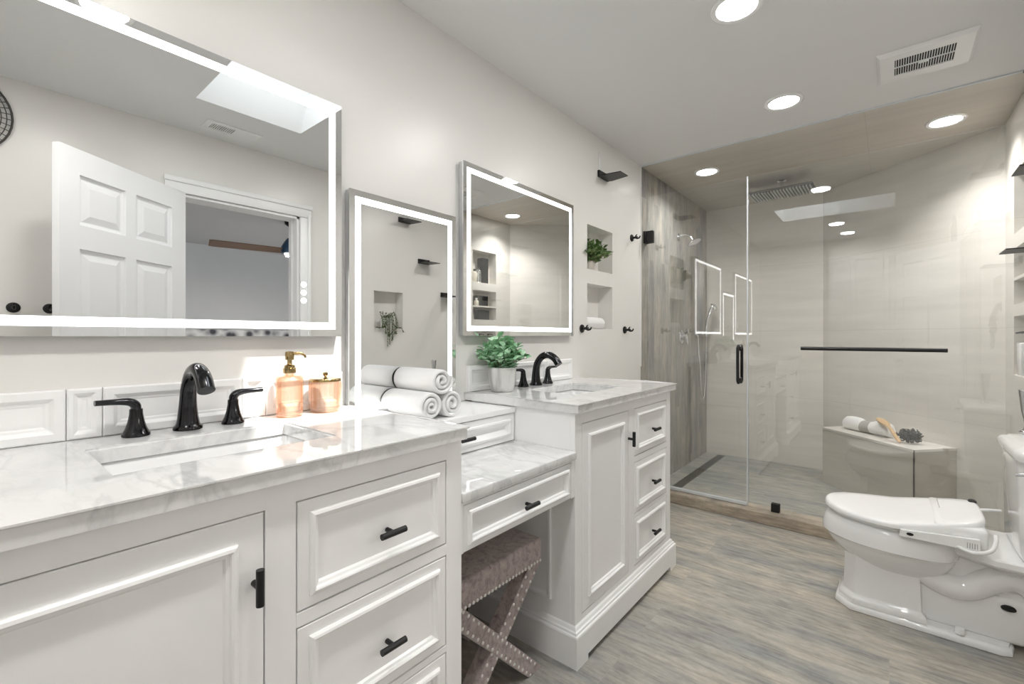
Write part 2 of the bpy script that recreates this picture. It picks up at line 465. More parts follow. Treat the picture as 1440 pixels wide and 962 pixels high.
# left wall with two niches (paint), then the shower's wood-look tile wall
NL = [(2.41, 2.735, 1.58, 1.85), (2.41, 2.735, 1.217, 1.492)]
bm = nb()
def putL(a, b, c, d, h): box(bm, -.14, -.105 if h else 0, a, b, c, d)
gridwall(bm, [YR, YS]+[v for h in NL for v in h[:2]], [0, ZC+.05]+[v for h in NL for v in h[2:]], NL, putL)
struct('wall_left', bm, 'wall')
bm = nb(); box(bm, -.14, 0, YS, YB+.1, 0, ZC+.05); struct('wall_shower', bm, 'stilew')
bm = nb(); box(bm, -.001, .006, YS-.004, YS+.003, 0.95, ZC); struct('trim_2', bm, 'trim')
bm = nb(); box(bm, -.14, AX+.2, YB, YB+.1, 0, ZC+.05); struct('wall_back', bm, 'tile')
# angled wall
def angled():
    bm = nb()
    d = Vector((BX-AX, BY-AY, 0)); nrm = Vector((-d.y, d.x, 0)).normalized()*.1
    a, b = Vector((AX, AY, 0)), Vector((BX, BY, 0)); e = d.normalized()*.02
    prism(bm, [tuple(p.xy) for p in (a-e, b+e, b+e+nrm, a-e+nrm)], 0, ZC+.05); return bm
struct('wall_angled', angled(), 'tile')
# right wall: doorway, toilet niche, shower niche
DY0, DY1, DZ = .84, 1.55, 2.03
NR = [(DY0, DY1, 0, DZ), (2.17, 2.46, 1.236, 1.55)]
bm = nb()
def putR(a, b, c, d, h):
    if h is NR[0]: return
    box(bm, RX+.105 if h else RX, RX+.13, a, b, c, d)
gridwall(bm, [YR, YS]+[v for h in NR for v in h[:2]], [0, ZC+.05]+[v for h in NR for v in h[2:]], NR, putR)
struct('wall_right', bm, 'wall')
NS = [(3.33, 3.69, 1.73, 2.06), (3.33, 3.69, 1.49, 1.65), (3.33, 3.69, 1.345, 1.475), (3.33, 3.69, .96, 1.28)]
bm = nb()
def putS(a, b, c, d, h): box(bm, RX+.105 if h else RX, RX+.13, a, b, c, d)
gridwall(bm, [YS, BY+.08]+[v for h in NS for v in h[:2]], [0, ZC+.05]+[v for h in NS for v in h[2:]], NS, putS)
struct('wall_niche', bm, 'tiley')
bm = nb(); box(bm, -.14, RX+.13, YR-.1, YR, 0, ZC+.05); struct('wall_rear', bm, 'wall')

# ceiling with the skylight shaft
SK = (.52, 1.45, .78, 1.33)
bm = nb()
def putC(a, b, c, d, h):
    if h is None: box(bm, a, b, c, d, ZC, ZC+.1)
gridwall(bm, [-.14, RX+.13, SK[0], SK[1]], [YR-.1, YS, SK[2], SK[3]], [SK], putC)
t = .06
box(bm, SK[0]-t, SK[0], SK[2]-t, SK[3]+t, ZC+.1, 2.86); SKT = 1.22; ringloft(bm, [[(SK[1], y, ZC), (SK[1]+t, y, ZC+.02), (SKT+t, y, 2.86), (SKT, y, 2.86)] for y in (SK[2]-t, SK[3]+t)])  # flared side is made up, sloped to trim the sun patch on the counter
box(bm, SK[0], SK[1], SK[2]-t, SK[2], ZC+.1, 2.86); box(bm, SK[0], SK[1], SK[3], SK[3]+t, ZC+.1, 2.86)
struct('ceiling', bm, 'ceil')
bm = nb(); box(bm, -.14, RX+.13, YS, YB+.1, ZC, ZC+.1); struct('ceiling_shower', bm, 'tilec')
bm = nb(); box(bm, 0, RX, YS-.006, YS+.006, ZC-.008, ZC+.001); struct('trim_3', bm, 'edge')
wn = thing('window_1', 'skylight pane at the top of the white ceiling shaft', 'skylight', (.87, 1.055, 2.83), kind='structure')
bm = nb(); box(bm, SK[0], SKT, SK[2], SK[3], 2.835, 2.845); mk('pane', bm, 'skyglass', wn)
bm = nb(); rects(bm, [(0, 0), (0, .03), (.03, .03), (.03, 0), (0, 0)], SK[0]+.001, SKT+.01, SK[2]+.001, SK[3]-.001, lambda u, v, h: (u, v, 2.80+h), False, False)
mk('window_frame', bm, 'trim', wn)

# doorway casing (room side) and jambs
bm = nb()
for y0, y1, z0, z1 in ((DY0-.075, DY0-.002, 0, DZ), (DY1+.002, DY1+.075, 0, DZ), (DY0-.085, DY1+.085, DZ+.002, DZ+.085)):
    box(bm, RX-.018, RX, y0, y1, z0, z1, .004)
for y0, y1, z0, z1 in ((DY0-.077, DY0-.055, 0, DZ+.02), (DY1+.055, DY1+.077, 0, DZ+.02), (DY0-.09, DY1+.09, DZ+.06, DZ+.092)):
    box(bm, RX-.027, RX-.016, y0, y1, z0, z1, .004)
box(bm, RX, RX+.13, DY0-.001, DY0+.015, 0, DZ); box(bm, RX, RX+.13, DY1-.015, DY1+.001, 0, DZ); box(bm, RX, RX+.13, DY0, DY1, DZ-.015, DZ+.001)
box(bm, RX+.06, RX+.075, DY0+.015, DY0+.03, 0, DZ-.015); box(bm, RX+.06, RX+.075, DY1-.03, DY1-.015, 0, DZ-.015)
struct('trim_4', bm, 'trim', 30, 'white moulded casing round the bedroom doorway')

# open six-panel door
def six_panel_door():
    hx, hy, ex, ey = RX-.03, DY0+.0, 1.478, .262
    d = Vector((ex-hx, ey-hy, 0)); W = d.length; e = d.normalized(); nr = Vector((-e.y, e.x, 0))
    if nr.x > 0: nr = -nr
    root = thing('door_1', 'white six-panel bedroom door standing open', 'door', (hx, hy, .012), kind='structure')
    H_ = 2.015
    def f(side): return lambda u, v, h: tuple(Vector((hx, hy, .012)) + e*u + nr*(side*(.0175+h)) + Vector((0, 0, v)))
    bm = nb()
    for side in (1, -1):
        us = [0, .10, .335, .395, .63, W]; vsn = [0, .23, .80, .97, 1.56, 1.67, 1.90, H_]
        F = f(side)
        for i in range(5):
            for j in range(7):
                if i in (1, 3) and j in (1, 3, 5):
                    rects(bm, [(0, 0), (.003, -.010), (.016, -.013), (.02, -.013), (.05, -.003), (.052, -.003)], us[i], us[i+1], vsn[j], vsn[j+1], F, cap0=False)
                else:
                    q = [F(us[i], vsn[j], 0), F(us[i+1], vsn[j], 0), F(us[i+1], vsn[j+1], 0), F(us[i], vsn[j+1], 0)]
                    bm.faces.new([bm.verts.new(p) for p in q])
    for (ua, ub, va, vb) in ((0, 0, 0, H_), (W, W, 0, H_), (0, W, 0, 0), (0, W, H_, H_)):
        A, B = f(1), f(-1)
        q = [A(ua, va, 0), A(ub, vb, 0), B(ub, vb, 0), B(ua, va, 0)] if ua != ub else [A(ua, va, 0), A(ua, vb, 0), B(ua, vb, 0), B(ua, va, 0)]
        bm.faces.new([bm.verts.new(p) for p in q])
    bmesh.ops.remove_doubles(bm, verts=bm.verts, dist=.0004)
    mk('door_leaf', bm, 'door', root)
    bm = nb()
    for side in (1, -1):
        F = f(side)
        tube(bm, [F(W-.06, .91, 0), F(W-.06, .91, .008)], .03, 20, False)
        tube(bm, [F(W-.06, .91, .008), F(W-.06, .91, .022), F(W-.06, .91, .03), F(W-.06, .91, .05), F(W-.06, .91, .058)], [.011, .011, .022, .026, .012], 20)
    mk('door_knob', bm, 'alu', root, 40)
    bm = nb()
    for z in (.25, 1.0, 1.8): box(bm, hx-.004, hx+.012, hy-.012, hy+.004, z, z+.09, .002)
    mk('hinge', bm, 'alu', root, 40)
six_panel_door()

# bedroom glimpsed through the doorway in the mirror
BZ = 2.5
bm = nb(); box(bm, RX+.13, 6.3, -1.5, 5.2, -.1, 0); o = struct('floor_bedroom', bm, 'grey')
bm = nb(); box(bm, RX+.13, 6.3, -1.5, 5.2, BZ, BZ+.1); struct('ceiling_bedroom', bm, 'bedroom')
bm = nb(); box(bm, 6.3, 6.4, -1.6, 5.3, 0, BZ); box(bm, RX+.13, 6.3, -1.6, -1.5, 0, BZ); box(bm, RX+.13, 6.3, 5.2, 5.3, 0, BZ)
struct('wall_bedroom', bm, 'bedroom')

# ------------------------------------------------------------------ recessed lights
def downlight(x, y, watts, label, group='recessed ceiling lights', spread=180):
    r = thing('recessed_light', label, 'ceiling light', (x, y, ZC), group)
    bm = nb(); lathe(bm, [(.092, 0), (.092, -.004), (.086, -.008), (.072, -.006), (.068, .0), (.068, 0.001)], (x, y, ZC), 40)
    mk('trim_ring', bm, 'plast', r, 40)
    bm = nb(); lathe(bm, [(0, -.0035), (.07, -.0035), (.07, -.001), (0, -.001)], (x, y, ZC), 40); mk('diffuser', bm, 'lamp', r)
    ld = bpy.data.lights.new('lamp', 'AREA'); ld.shape = 'DISK'; ld.size = .13; ld.energy = watts; ld.color = (1, .975, .94); ld.spread = math.radians(spread)
    lo = bpy.data.objects.new('lamp', ld); COL.objects.link(lo); lo.parent = r; lo.location = (0, 0, -.012)
downlight(.96, 1.873, DOWNLIGHT_W, 'recessed round light cut off by the top of the photo')
downlight(.973, 2.79, DOWNLIGHT_W, 'recessed round light in the white ceiling just before the shower')
downlight(.96, .347, DOWNLIGHT_W, 'recessed round light seen at the top of the big left mirror')
downlight(1.02, -.28, DOWNLIGHT_W, 'recessed round light over the tall linen cupboard at the rear')
downlight(1.66, 3.638, SHOWER_W, 'recessed round light in the tiled shower ceiling near the niche wall', spread=118)
downlight(.34, 3.605, SHOWER_W, 'recessed round light in the tiled shower ceiling near the wood-look wall', spread=140)

# ------------------------------------------------------------------ vanities
def pull(parent, f, u, v, vertical=False, L_=.062, mat='black'):
    """black T-bar pull on a face"""
    bm = nb()
    tube(bm, [f(u, v, 0), f(u, v, .022)], .0055, 14, False)
    a, b = ((u, v-L_/2), (u, v+L_/2)) if vertical else ((u-L_/2, v), (u+L_/2, v))
    q0, q1 = f(a[0], a[1], .026), f(b[0], b[1], .026)
    tube(bm, [q0, q1], .0068, 16, False)
    return mk('pull', bm, mat, parent, 40)

def vanity(y0, X, dz, label, side_panel):
    y1 = y0+.915; f = FX(X)
    root = thing('vanity_cabinet', label, 'vanity', (X/2, (y0+y1)/2, 0), 'twin white bathroom vanities')
    zt = .9075 if dz else .8975; dr = [(.645+dz, .850+dz), (.392+dz, .612+dz), (.163, .37+dz)]
    bm = nb()
    # carcass sides, back, bottom
    box(bm, .03, X-.02, y0, y0+.02, .13, zt, .001); box(bm, .03, X-.02, y1-.02, y1, .13, zt, .001)
    box(bm, .03, .045, y0+.02, y1-.02, .13, zt); box(bm, .045, X-.02, y0+.02, y1-.02, .13, .15)
    # face frame
    for a, b, c, d in ((y0, y0+.047, .13, zt), (y0+.433, y0+.488, .13, zt), (y1-.052, y1, .13, zt)):
        box(bm, X-.02, X, a, b, c, d, .0012)
    box(bm, X-.02, X-.0003, y0+.047, y1-.052, .853+dz, zt); box(bm, X-.02, X-.0003, y0+.047, y1-.052, .13, .160)
    for a, b in ((.615+dz, .642+dz), (.373+dz, .389+dz)): box(bm, X-.02, X, y0+.488, y1-.052, a, b, .001)
    # shade in the gaps round the inset fronts is a dark sheet, added below
    mk('cabinet_body', bm, 'white', root)
    # plinth with moulded top and bracket feet
    bm = nb()
    for (xa, xb, ya, yb) in ((X-.02, X+.022, y0-.022, y0+.055), (X-.02, X+.022, y1-.055, y1+.022)):
        box(bm, xa, xb, ya, yb, 0, .0221)
    box(bm, X-.02, X+.022, y0-.022, y1+.022, .022, .108); box(bm, .03, X-.02, y0-.022, y0, 0, .108); box(bm, .03, X-.02, y1, y1+.022, 0, .108)
    P = [(.03, y0-.022), (X+.022, y0-.022), (X+.022, y1+.022), (.03, y1+.022)]
    ringloft(bm, [[(x, y, z) for x, y in offset_poly(P, d)] for d, z in ((0, .108), (.002, .113), (.007, .115), (.008, .122), (.013, .125), (.017, .134), (.0225, .139))])
    bmesh.ops.remove_doubles(bm, verts=bm.verts, dist=.0001)
    mk('plinth', bm, 'white', root)
    # door
    bm = nb(); rects(bm, MOLD(.042), y0+.0495, y0+.4305, .1625, .8505+dz, f); dn = mk('door', bm, 'white', root)
    pull(dn, f, y0+.4305-(.016 if dz else 0), .732+dz, True)
    for i, (a, b) in enumerate(dr):
        bm = nb(); rects(bm, MOLD(.022), y0+.4905, y1-.0545, a, b, f); d_ = mk('drawer', bm, 'white', root)
        pull(d_, f, (y0+.4905+y1-.0545)/2+.012, (a+b)/2-.012)
    bm = nb(); box(bm, X-.024, X-.021, y0+.03, y1-.03, .14, zt-.02); mk('reveal_shade', bm, 'dark', root)  # near-black sheet paints the shade seen through the gaps
    # side panels
    for s, yy in ((1, y0), (-1, y1)):
        g = (lambda u, v, h: (u, y0-h, v)) if s == 1 else (lambda u, v, h: (u, y1+h, v))
        bm = nb(); rects(bm, [(-.0, .0005), (.0, .009), (.003, .011), (.012, .010), (.017, .004), (.02, .0005)], .11, X-.10, .20, .585, g, False, False)
        mk('side_moulding', bm, 'white', root)
    return root
YL, YRV = -.09, 1.39
XL, XR = .552, .545
vanity(YL, XL, .008, 'white vanity cabinet in the foreground below the big left mirror', True)
vanity(YRV, XR, 0, 'white vanity cabinet beside the shower with black T-bar pulls', True)

def counter_with_hole(y0, y1, x1, z, hole, label):
    bm = nb(); hx0, hx1, hy0, hy1 = hole; th = .032
    xs = [0.002, hx0, hx1, x1]; ys = [y0, hy0, hy1, y1]
    for i in range(3):
        for j in range(3):
            if i == 1 and j == 1: continue
            for zz in (z, z-th):
                bm.faces.new([bm.verts.new(p) for p in ((xs[i], ys[j], zz), (xs[i+1], ys[j], zz), (xs[i+1], ys[j+1], zz), (xs[i], ys[j+1], zz))])
    def loop(pts):
        n = len(pts)
        for i in range(n):
            (xa, ya), (xb, yb) = pts[i], pts[(i+1) % n]
            bm.faces.new([bm.verts.new(p) for p in ((xa, ya, z), (xb, yb, z), (xb, yb, z-th), (xa, ya, z-th))])
    loop([(xs[0], ys[0]), (xs[1], ys[0]), (xs[2], ys[0]), (xs[3], ys[0]), (xs[3], ys[1]), (xs[3], ys[2]), (xs[3], ys[3]), (xs[2], ys[3]), (xs[1], ys[3]), (xs[0], ys[3]), (xs[0], ys[2]), (xs[0], ys[1])])
    loop([(hx0, hy0), (hx1, hy0), (hx1, hy1), (hx0, hy1)])
    bmesh.ops.remove_doubles(bm, verts=bm.verts, dist=.0003)
    es = [e for e in bm.edges if len(e.link_faces) == 2 and e.calc_face_angle(0) > 1 and abs(e.verts[0].co.z-z) < .001 and abs(e.verts[1].co.z-z) < .001]
    bmesh.ops.bevel(bm, geom=es, offset=.005, segments=3, affect='EDGES')
    o = mk('countertop', bm, 'marble', smooth=35, origin=((x1)/2, (y0+y1)/2, z-th))
    tag(o, label, 'countertop', 'marble worktops'); return o

def basin(hole, z, label):
    hx0, hx1, hy0, hy1 = hole
    root = thing('sink_basin', label, 'sink', ((hx0+hx1)/2, (hy0+hy1)/2, z-.19), 'undermount sinks')
    bm = nb(); zt = z-.033
    def rr(d, zz, r=.02):
        pts = []
        for cx, cy, a0 in ((hx1-d-r, hy1-d-r, 0), (hx0+d+r, hy1-d-r, PI/2), (hx0+d+r, hy0+d+r, PI), (hx1-d-r, hy0+d+r, 1.5*PI)):
            for k in range(5): pts.append((cx+r*math.cos(a0+k*PI/8), cy+r*math.sin(a0+k*PI/8), zz))
        return pts
    ringloft(bm, [rr(-.015, z-.17), rr(-.03, zt-.012), rr(-.03, zt), rr(-.012, zt), rr(-.004, zt-.006), rr(.004, zt-.05), rr(.012, zt-.09), rr(.03, zt-.115, .035), rr(.06, zt-.122, .05)])
    mk('bowl', bm, 'porc', root, 50)
    bm = nb(); lathe(bm, [(0, .004), (.018, .004), (.022, .002), (.022, 0)], ((hx0+hx1)/2, (hy0+hy1)/2, zt-.1225), 24); mk('drain', bm, 'bronze', root, 40)
ZL, ZR = .94, .93
HL = (.155, .412, .162, .550); HR = (.155, .412, 1.612, 2.0)
counter_with_hole(YL-.012, .822, .576, ZL, HL, 'foreground marble worktop with an undermount sink, in front of the big left mirror')
counter_with_hole(1.376, 2.325, .567, ZR, HR, 'marble worktop with sink nearest the shower, holding the potted plant')
basin(HL, ZL, 'white rectangular sink sunk in the foreground marble worktop')
basin(HR, ZR, 'white rectangular sink sunk in the worktop beside the shower')

def backsplash(y0, y1, z, segs, label):
    root = thing('backsplash', label, 'backsplash', (.01, (y0+y1)/2, z), 'white panelled backsplashes')
    bm = nb(); box(bm, .001, .006, y0, y1, z+.0005, z+.112); mk('backing_board', bm, 'white', root)
    for a, b in segs:
        bm = nb()
        wd = .022 if b-a > .12 else .014
        rects(bm, [(0, -.004), (0, .010), (.003, .013), (wd-.004, .013), (wd, .010), (wd+.004, .006), (wd+.009, .0055), (wd+.012, .004)], a+.0008, b-.0008, z+.001, z+.113, FX(.006))
        mk('raised_panel', bm, 'white', root)
backsplash(YL, .80, ZL, [(YL, .145), (.145, .205), (.205, .497), (.497, .560), (.560, .80)], 'white raised-panel wood backsplash behind the foreground sink')
backsplash(1.385, 2.215, ZR, [(1.385, 1.62), (1.62, 1.69), (1.69, 1.965), (1.965, 2.215)], 'white raised-panel wood backsplash behind the potted plant')

def faucet(yc, z, label):
    root = thing('faucet', label, 'faucet', (.065, yc, z), 'dark bronze widespread faucets')
    x = .065
    bm = nb()
    lathe(bm, [(0, 0.0), (.031, 0), (.031, .006), (.029, .009), (.0, .0095)], (x, yc, z+.0005), 32)
    tube(bm, [(x, yc, z+.008), (x, yc, z+.02), (x, yc, z+.06), (x+.008, yc, z+.105), (x+.035, yc, z+.140), (x+.075, yc, z+.150), (x+.112, yc, z+.134), (x+.135, yc, z+.105)],
         [.028, .0235, .019, .017, .0165, .017, .0175, .018], 20, k=8)
    mk('spout', bm, 'bronze', root, 50)
    for s in (-1, 1):
        c = yc+s*.101
        bm = nb(); lathe(bm, [(0, 0), (.0265, 0), (.0265, .005), (.0245, .008), (.020, .018), (.0155, .034), (.0128, .05), (.0125, .062), (.0, .063)], (x, c, z+.0005), 28)
        h = mk('handle_base', bm, 'bronze', root, 50)
        bm = nb(); tube(bm, [(x, c, z+.060), (x, c+s*.002, z+.072), (x, c+s*.014, z+.080), (x, c+s*.04, z+.082), (x+.003, c+s*.072, z+.083)], [.0125, .0125, .011, .0085, .0078], 16, flat=.8, up=(0, s, .01))
        mk('lever', bm, 'bronze', h, 50)
faucet(.357, ZL, 'dark bronze widespread faucet at the foreground sink')
faucet(1.803, ZR, 'dark bronze widespread faucet to the right of the potted plant')

# ------------------------------------------------------------------ makeup desk and small drawer tower between the vanities
DYa, DYb = .828, 1.386
root = thing('makeup_desk', 'low white makeup desk between the two vanities, stool under it', 'desk', (.28, 1.107, .60))
bm = nb()
box(bm, .02, .53, DYa, DYa+.016, .60, .734); box(bm, .02, .53, DYb-.016, DYb, .60, .734); box(bm, .02, .035, DYa+.016, DYb-.016, .60, .734)
box(bm, .525, .545, DYa, DYa+.01, .60, .734); box(bm, .525, .545, DYb-.022, DYb, .60, .734); box(bm, .525, .545, DYa+.01, DYb-.022, .727, .734)
mk('desk_frame', bm, 'white', root)
bm = nb(); rects(bm, MOLD(.016), DYa+.011, DYb-.0235, .601, .7245, FX(.545)); dd = mk('drawer', bm, 'white', root)
pull(dd, FX(.545), 1.107, .655)
bm = nb(); box(bm, .04, .515, DYa+.018, DYb-.018, .605, .612); mk('drawer_bottom', bm, 'white', root)
bm = nb(); box(bm, .002, .556, DYa, DYb, .735, .762, .004, 3)
o = mk('countertop', bm, 'marble', smooth=35, origin=(.28, 1.107, .735)); tag(o, 'low grey-veined marble slab on the makeup desk, under the towel tower', 'countertop', 'marble worktops')
TZ = .892
root = thing('drawer_tower', 'small white one-drawer box on the makeup desk, carrying the rolled towels', 'cabinet', (.137, 1.107, .763))
bm = nb(); box(bm, .035, .255, DYa+.002, DYa+.018, .763, .871); box(bm, .035, .255, DYb-.018, DYb-.002, .763, .871); box(bm, .035, .05, DYa+.018, DYb-.018, .763, .871); box(bm, .05, .25, DYa+.018, DYb-.018, .763, .768)
mk('tower_body', bm, 'white', root)
bm = nb(); box(bm, .002, .275, DYa, DYb, .872, TZ, .002); mk('tower_top', bm, 'white', root)
bm = nb(); rects(bm, [(0, -.015), (0, 0), (.020, 0), (.022, .005), (.028, .006), (.032, .003), (.046, -.008), (.048, -.008)], DYa+.004, DYb-.004, .765, .869, FX(.27)); dd = mk('drawer', bm, 'white', root)
pull(dd, FX(.27), 1.107, .815)

# ------------------------------------------------------------------ lighted mirrors
def led_mirror(y0, y1, z0, z1, label, buttons=None):
    root = thing('lighted_mirror', label, 'mirror', (.015, (y0+y1)/2, z0), 'lighted wall mirrors')
    bm = nb(); box(bm, .002, .0245, y0+.002, y1-.002, z0+.002, z1-.002); mk('backing', bm, 'alu', root)
    bm = nb(); box(bm, .025, .030, y0, y1, z0, z1); g = mk('mirror_glass', bm, 'mirror', root)
    bm = nb(); a, b = .022, .043
    rects(bm, [(a, 0), (a, .0006), (b, .0006), (b, 0)], y0, y1, z0, z1, FX(.0301), False, False)
    mk('light_band', bm, 'band', root)
    if buttons:
        for zc in buttons[1]:
            bm = nb(); c = (.0302, buttons[0], zc)
            lathe(bm, [(.0085, 0), (.0085, .0005), (.0065, .0005), (.0065, 0)], c, 20, 'X'); lathe(bm, [(0, .0005), (.003, .0005), (.003, 0)], c, 10, 'X')
            mk('touch_button', bm, 'button', root)
led_mirror(-.078, .789, 1.170, 1.919, 'largest lighted mirror, at the left edge, above the foreground sink', (.664, (1.328, 1.303, 1.279)))
led_mirror(.816, 1.297, .894, 1.662, 'tall narrow lighted mirror standing behind the rolled towels')
led_mirror(1.340, 2.206, 1.172, 1.910, 'lighted mirror above the potted plant, nearest the shower')

# ------------------------------------------------------------------ upholstered stool
def stool():
    root = thing('vanity_stool', 'mauve velvet stool with nailheads and crossed legs under the makeup desk', 'stool', (.28, 1.085, 0))
    X0, X1, Y0, Y1 = .10, .462, .865, 1.305
    bm = nb(); box(bm, X0, X1, Y0, Y1, .376, .462, .012, 4)
    seat = mk('seat', bm, 'velvet', root, 60)
    bm = nb()
    def stud(p, d):
        d = Vector(d).normalized(); sphere(bm, p, .0055, 10, tuple(.45 if abs(c) > .7 else 1 for c in d))
    n = 26
    for i in range(n): stud((X1+.0005, Y0+.012+(Y1-Y0-.024)*i/(n-1), .385), (1, 0, 0))
    for i in range(20): stud((X0+.012+(X1-X0-.024)*i/19, Y1+.0005, .385), (0, 1, 0))
    mk('nailhead_trim', bm, 'nail', seat, 60)
    for xc in (.428, .135):
        for s in (1, -1):
            ya, yb = (Y0+.03, Y1-.03) if s == 1 else (Y1-.03, Y0+.03)
            o = 0.0 if s == 1 else .003
            a = Vector((0, ya, .0)); b = Vector((0, yb, .375)); d = (b-a).normalized(); nn = Vector((0, -d.z, d.y))
            hw = .026; k = abs(hw/d.z)
            bm = nb()
            sq = [(ya-k, 0), (ya+k, 0), (yb+k, .375), (yb-k, .375)]
            dep = .024 if s == 1 else .0275
            ringloft(bm, [[(xc-dep, y, z) for y, z in sq], [(xc-dep+.003, y, z) for y, z in sq], [(xc+dep-.003, y, z) for y, z in sq], [(xc+dep, y, z) for y, z in sq]])
            lg = mk('leg', bm, 'velvet', root)
            L_ = (b-a).length; m = 17
            for t_ in (-1, 1) if xc > .3 else ():
                bm = nb()
                for i in range(m):
                    p = a + d*(L_*(i+.8)/(m+.6)) + nn*t_*(hw-.008); stud((xc+dep+.0005, p.y, p.z), (1, 0, 0))
                mk('nailhead_trim', bm, 'nail', lg, 60)
stool()

# ------------------------------------------------------------------ rolled towels
def roll_mesh(c, axis, r, L_, turns=2.4, seed=1):
    """a rolled towel: a thick spiral band extruded along axis ('X' or 'Y'), soft at its ends"""
    rnd = random.Random(seed); bm = nb(); n = int(26*turns); pitch = (r-.006)/turns
    def pt(a, rad, h):
        wob = 1+.025*math.sin(a*2+seed)+.015*math.sin(3*a+seed*2)
        u, v = rad*wob*math.cos(a+seed), rad*wob*math.sin(a+seed)*.97
        return (c[0]+h, c[1]+u, c[2]+v) if axis == 'X' else (c[0]+u, c[1]+h, c[2]+v)
    prev = None
    hs = [(-L_/2, .88), (-L_/2+.003, .95), (-L_/2+.009, 1)] + [(-L_/2+L_*k/6, 1) for k in range(1, 6)] + [(L_/2-.009, .93), (L_/2-.003, .7), (L_/2, .35)]
    rings = []
    for h, s in hs:
        outer, inner = [], []
        for i in range(n+1):
            a = 2*PI*turns*i/n; mid = .006+pitch*a/(2*PI); half = pitch*.47*s*(min(1, (n-i)/4+.2))
            hh = h*(1+.02*math.sin(a*1.7+seed))
            outer.append(pt(a, mid+half, hh)); inner.append(pt(a, max(.001, mid-half), hh))
        rings.append(outer+inner[::-1])
    R = [[bm.verts.new(p) for p in rg] for rg in rings]; m = len(R[0])
    for A, B in zip(R[:-1], R[1:]):
        for i in range(m): bm.faces.new((A[i], A[(i+1) % m], B[(i+1) % m], B[i]))
    for A in (R[0], R[-1]):
        for i in range(n): bm.faces.new((A[i], A[i+1], A[m-2-i], A[m-1-i]))
    return bm
for c, rr_, Ln, sd_, lb in (((.141, .985, TZ+.046), .045, .216, 1, 'rolled white towel on the drawer tower, bottom layer, nearest the amber jar'),
                       ((.139, 1.083, TZ+.046), .045, .212, 2.4, 'rolled white towel on the drawer tower, bottom layer, nearest the potted plant'),
                       ((.141, 1.032, TZ+.128), .046, .216, 4.1, 'rolled white towel lying on top of the two others')):
    o = mk('rolled_towel', roll_mesh(c, 'X', rr_, Ln, seed=sd_), 'towel', smooth=60, origin=(c[0], c[1], c[2]-rr_)); tag(o, lb, 'towel', 'rolled towels on the drawer tower')
o = mk('rolled_towel', roll_mesh((-.052, 2.55, 1.217+.040), 'Y', .038, .25, 2.4, 3.3), 'towel', smooth=60, origin=(-.052, 2.545, 1.218)); tag(o, 'small rolled white towel in the lower wall niche', 'towel')

# ------------------------------------------------------------------ amber soap dispenser and jar
sx, sy = .078, .600
root = thing('soap_dispenser', 'ribbed amber glass soap dispenser with gold pump', 'soap dispenser', (sx, sy, ZL))
bm = nb(); lathe(bm, [(0, .001), (.032, .001), (.035, .004), (.0355, .012), (.0365, .10), (.0365, .108), (.034, .114), (.028, .118), (.014, .120), (.013, .124), (.010, .124), (.010, .117), (.026, .113), (.0325, .106), (.032, .014), (.030, .008), (0, .008)], (sx, sy, ZL), 216, ribs=18, ribamp=.09, ribz=(.013, .099))
mk('bottle', bm, 'amber', root, 50)
bm = nb(); lathe(bm, [(0, .1245), (.017, .1245), (.0175, .127), (.0175, .138), (.0145, .140), (.0145, .146), (.008, .149), (.0065, .151), (.0065, .162), (0, .162)], (sx, sy, ZL), 32); mk('collar', bm, 'gold', root, 40)
bm = nb(); lathe(bm, [(0, .1625), (.0115, .1625), (.012, .165), (.012, .182), (.0105, .186), (0, .1875)], (sx, sy, ZL), 28)
tube(bm, [(sx+.004, sy+.006, ZL+.180), (sx+.012, sy+.024, ZL+.181), (sx+.016, sy+.034, ZL+.176), (sx+.018, sy+.038, ZL+.168)], [.0045, .004, .0035, .003], 10)
mk('pump', bm, 'gold', root, 45)
jx, jy = .072, .711
root = thing('lidded_jar', 'ribbed amber glass jar with a gold lid', 'jar', (jx, jy, ZL))
bm = nb(); lathe(bm, [(0, .001), (.038, .001), (.043, .004), (.0455, .012), (.0455, .086), (.0455, .092), (.042, .092), (.0415, .012), (.039, .008), (0, .008)], (jx, jy, ZL), 288, ribs=24, ribamp=.09, ribz=(.013, .09))
mk('jar_body', bm, 'amber', root, 50)
bm = nb(); lathe(bm, [(0, .0925), (.046, .0925), (.0465, .094), (.0465, .099), (.044, .102), (.012, .104), (.006, .105), (0, .105)], (jx, jy, ZL), 48); ld_ = mk('lid', bm, 'gold', root, 40)
bm = nb(); lathe(bm, [(0, .1045), (.004, .1045), (.0035, .108), (.0075, .112), (.008, .116), (.006, .120), (0, .121)], (jx, jy, ZL), 20); mk('knob', bm, 'gold', ld_, 50)

# ------------------------------------------------------------------ plants
def leaf(bm, base, d, up, L_, W, cup=.25, k=4):
    """one rounded leaf: base point, direction, side curl"""
    d = d.normalized(); s = d.cross(up)
    if s.length < 1e-3: s = d.cross(Vector((1, 0, 0)))
    s.normalize(); nrm = s.cross(d).normalized()
    rows = []
    for i in range(k+1):
        t_ = i/k; wv = W*(math.sin(PI*min(1, t_*.92+.04))**.7); sag = -.18*L_*t_*t_
        c = base + d*(L_*t_) + nrm*sag
        if i == k: rows.append([bm.verts.new(c)])
        else: rows.append([bm.verts.new(c - s*wv + nrm*cup*wv), bm.verts.new(c), bm.verts.new(c + s*wv + nrm*cup*wv)])
    for a, b in zip(rows[:-1], rows[1:]):
        if len(b) == 1:
            bm.faces.new((a[0], a[1], b[0])); bm.faces.new((a[1], a[2], b[0]))
        else:
            bm.faces.new((a[0], a[1], b[1], b[0])); bm.faces.new((a[1], a[2], b[2], b[1]))

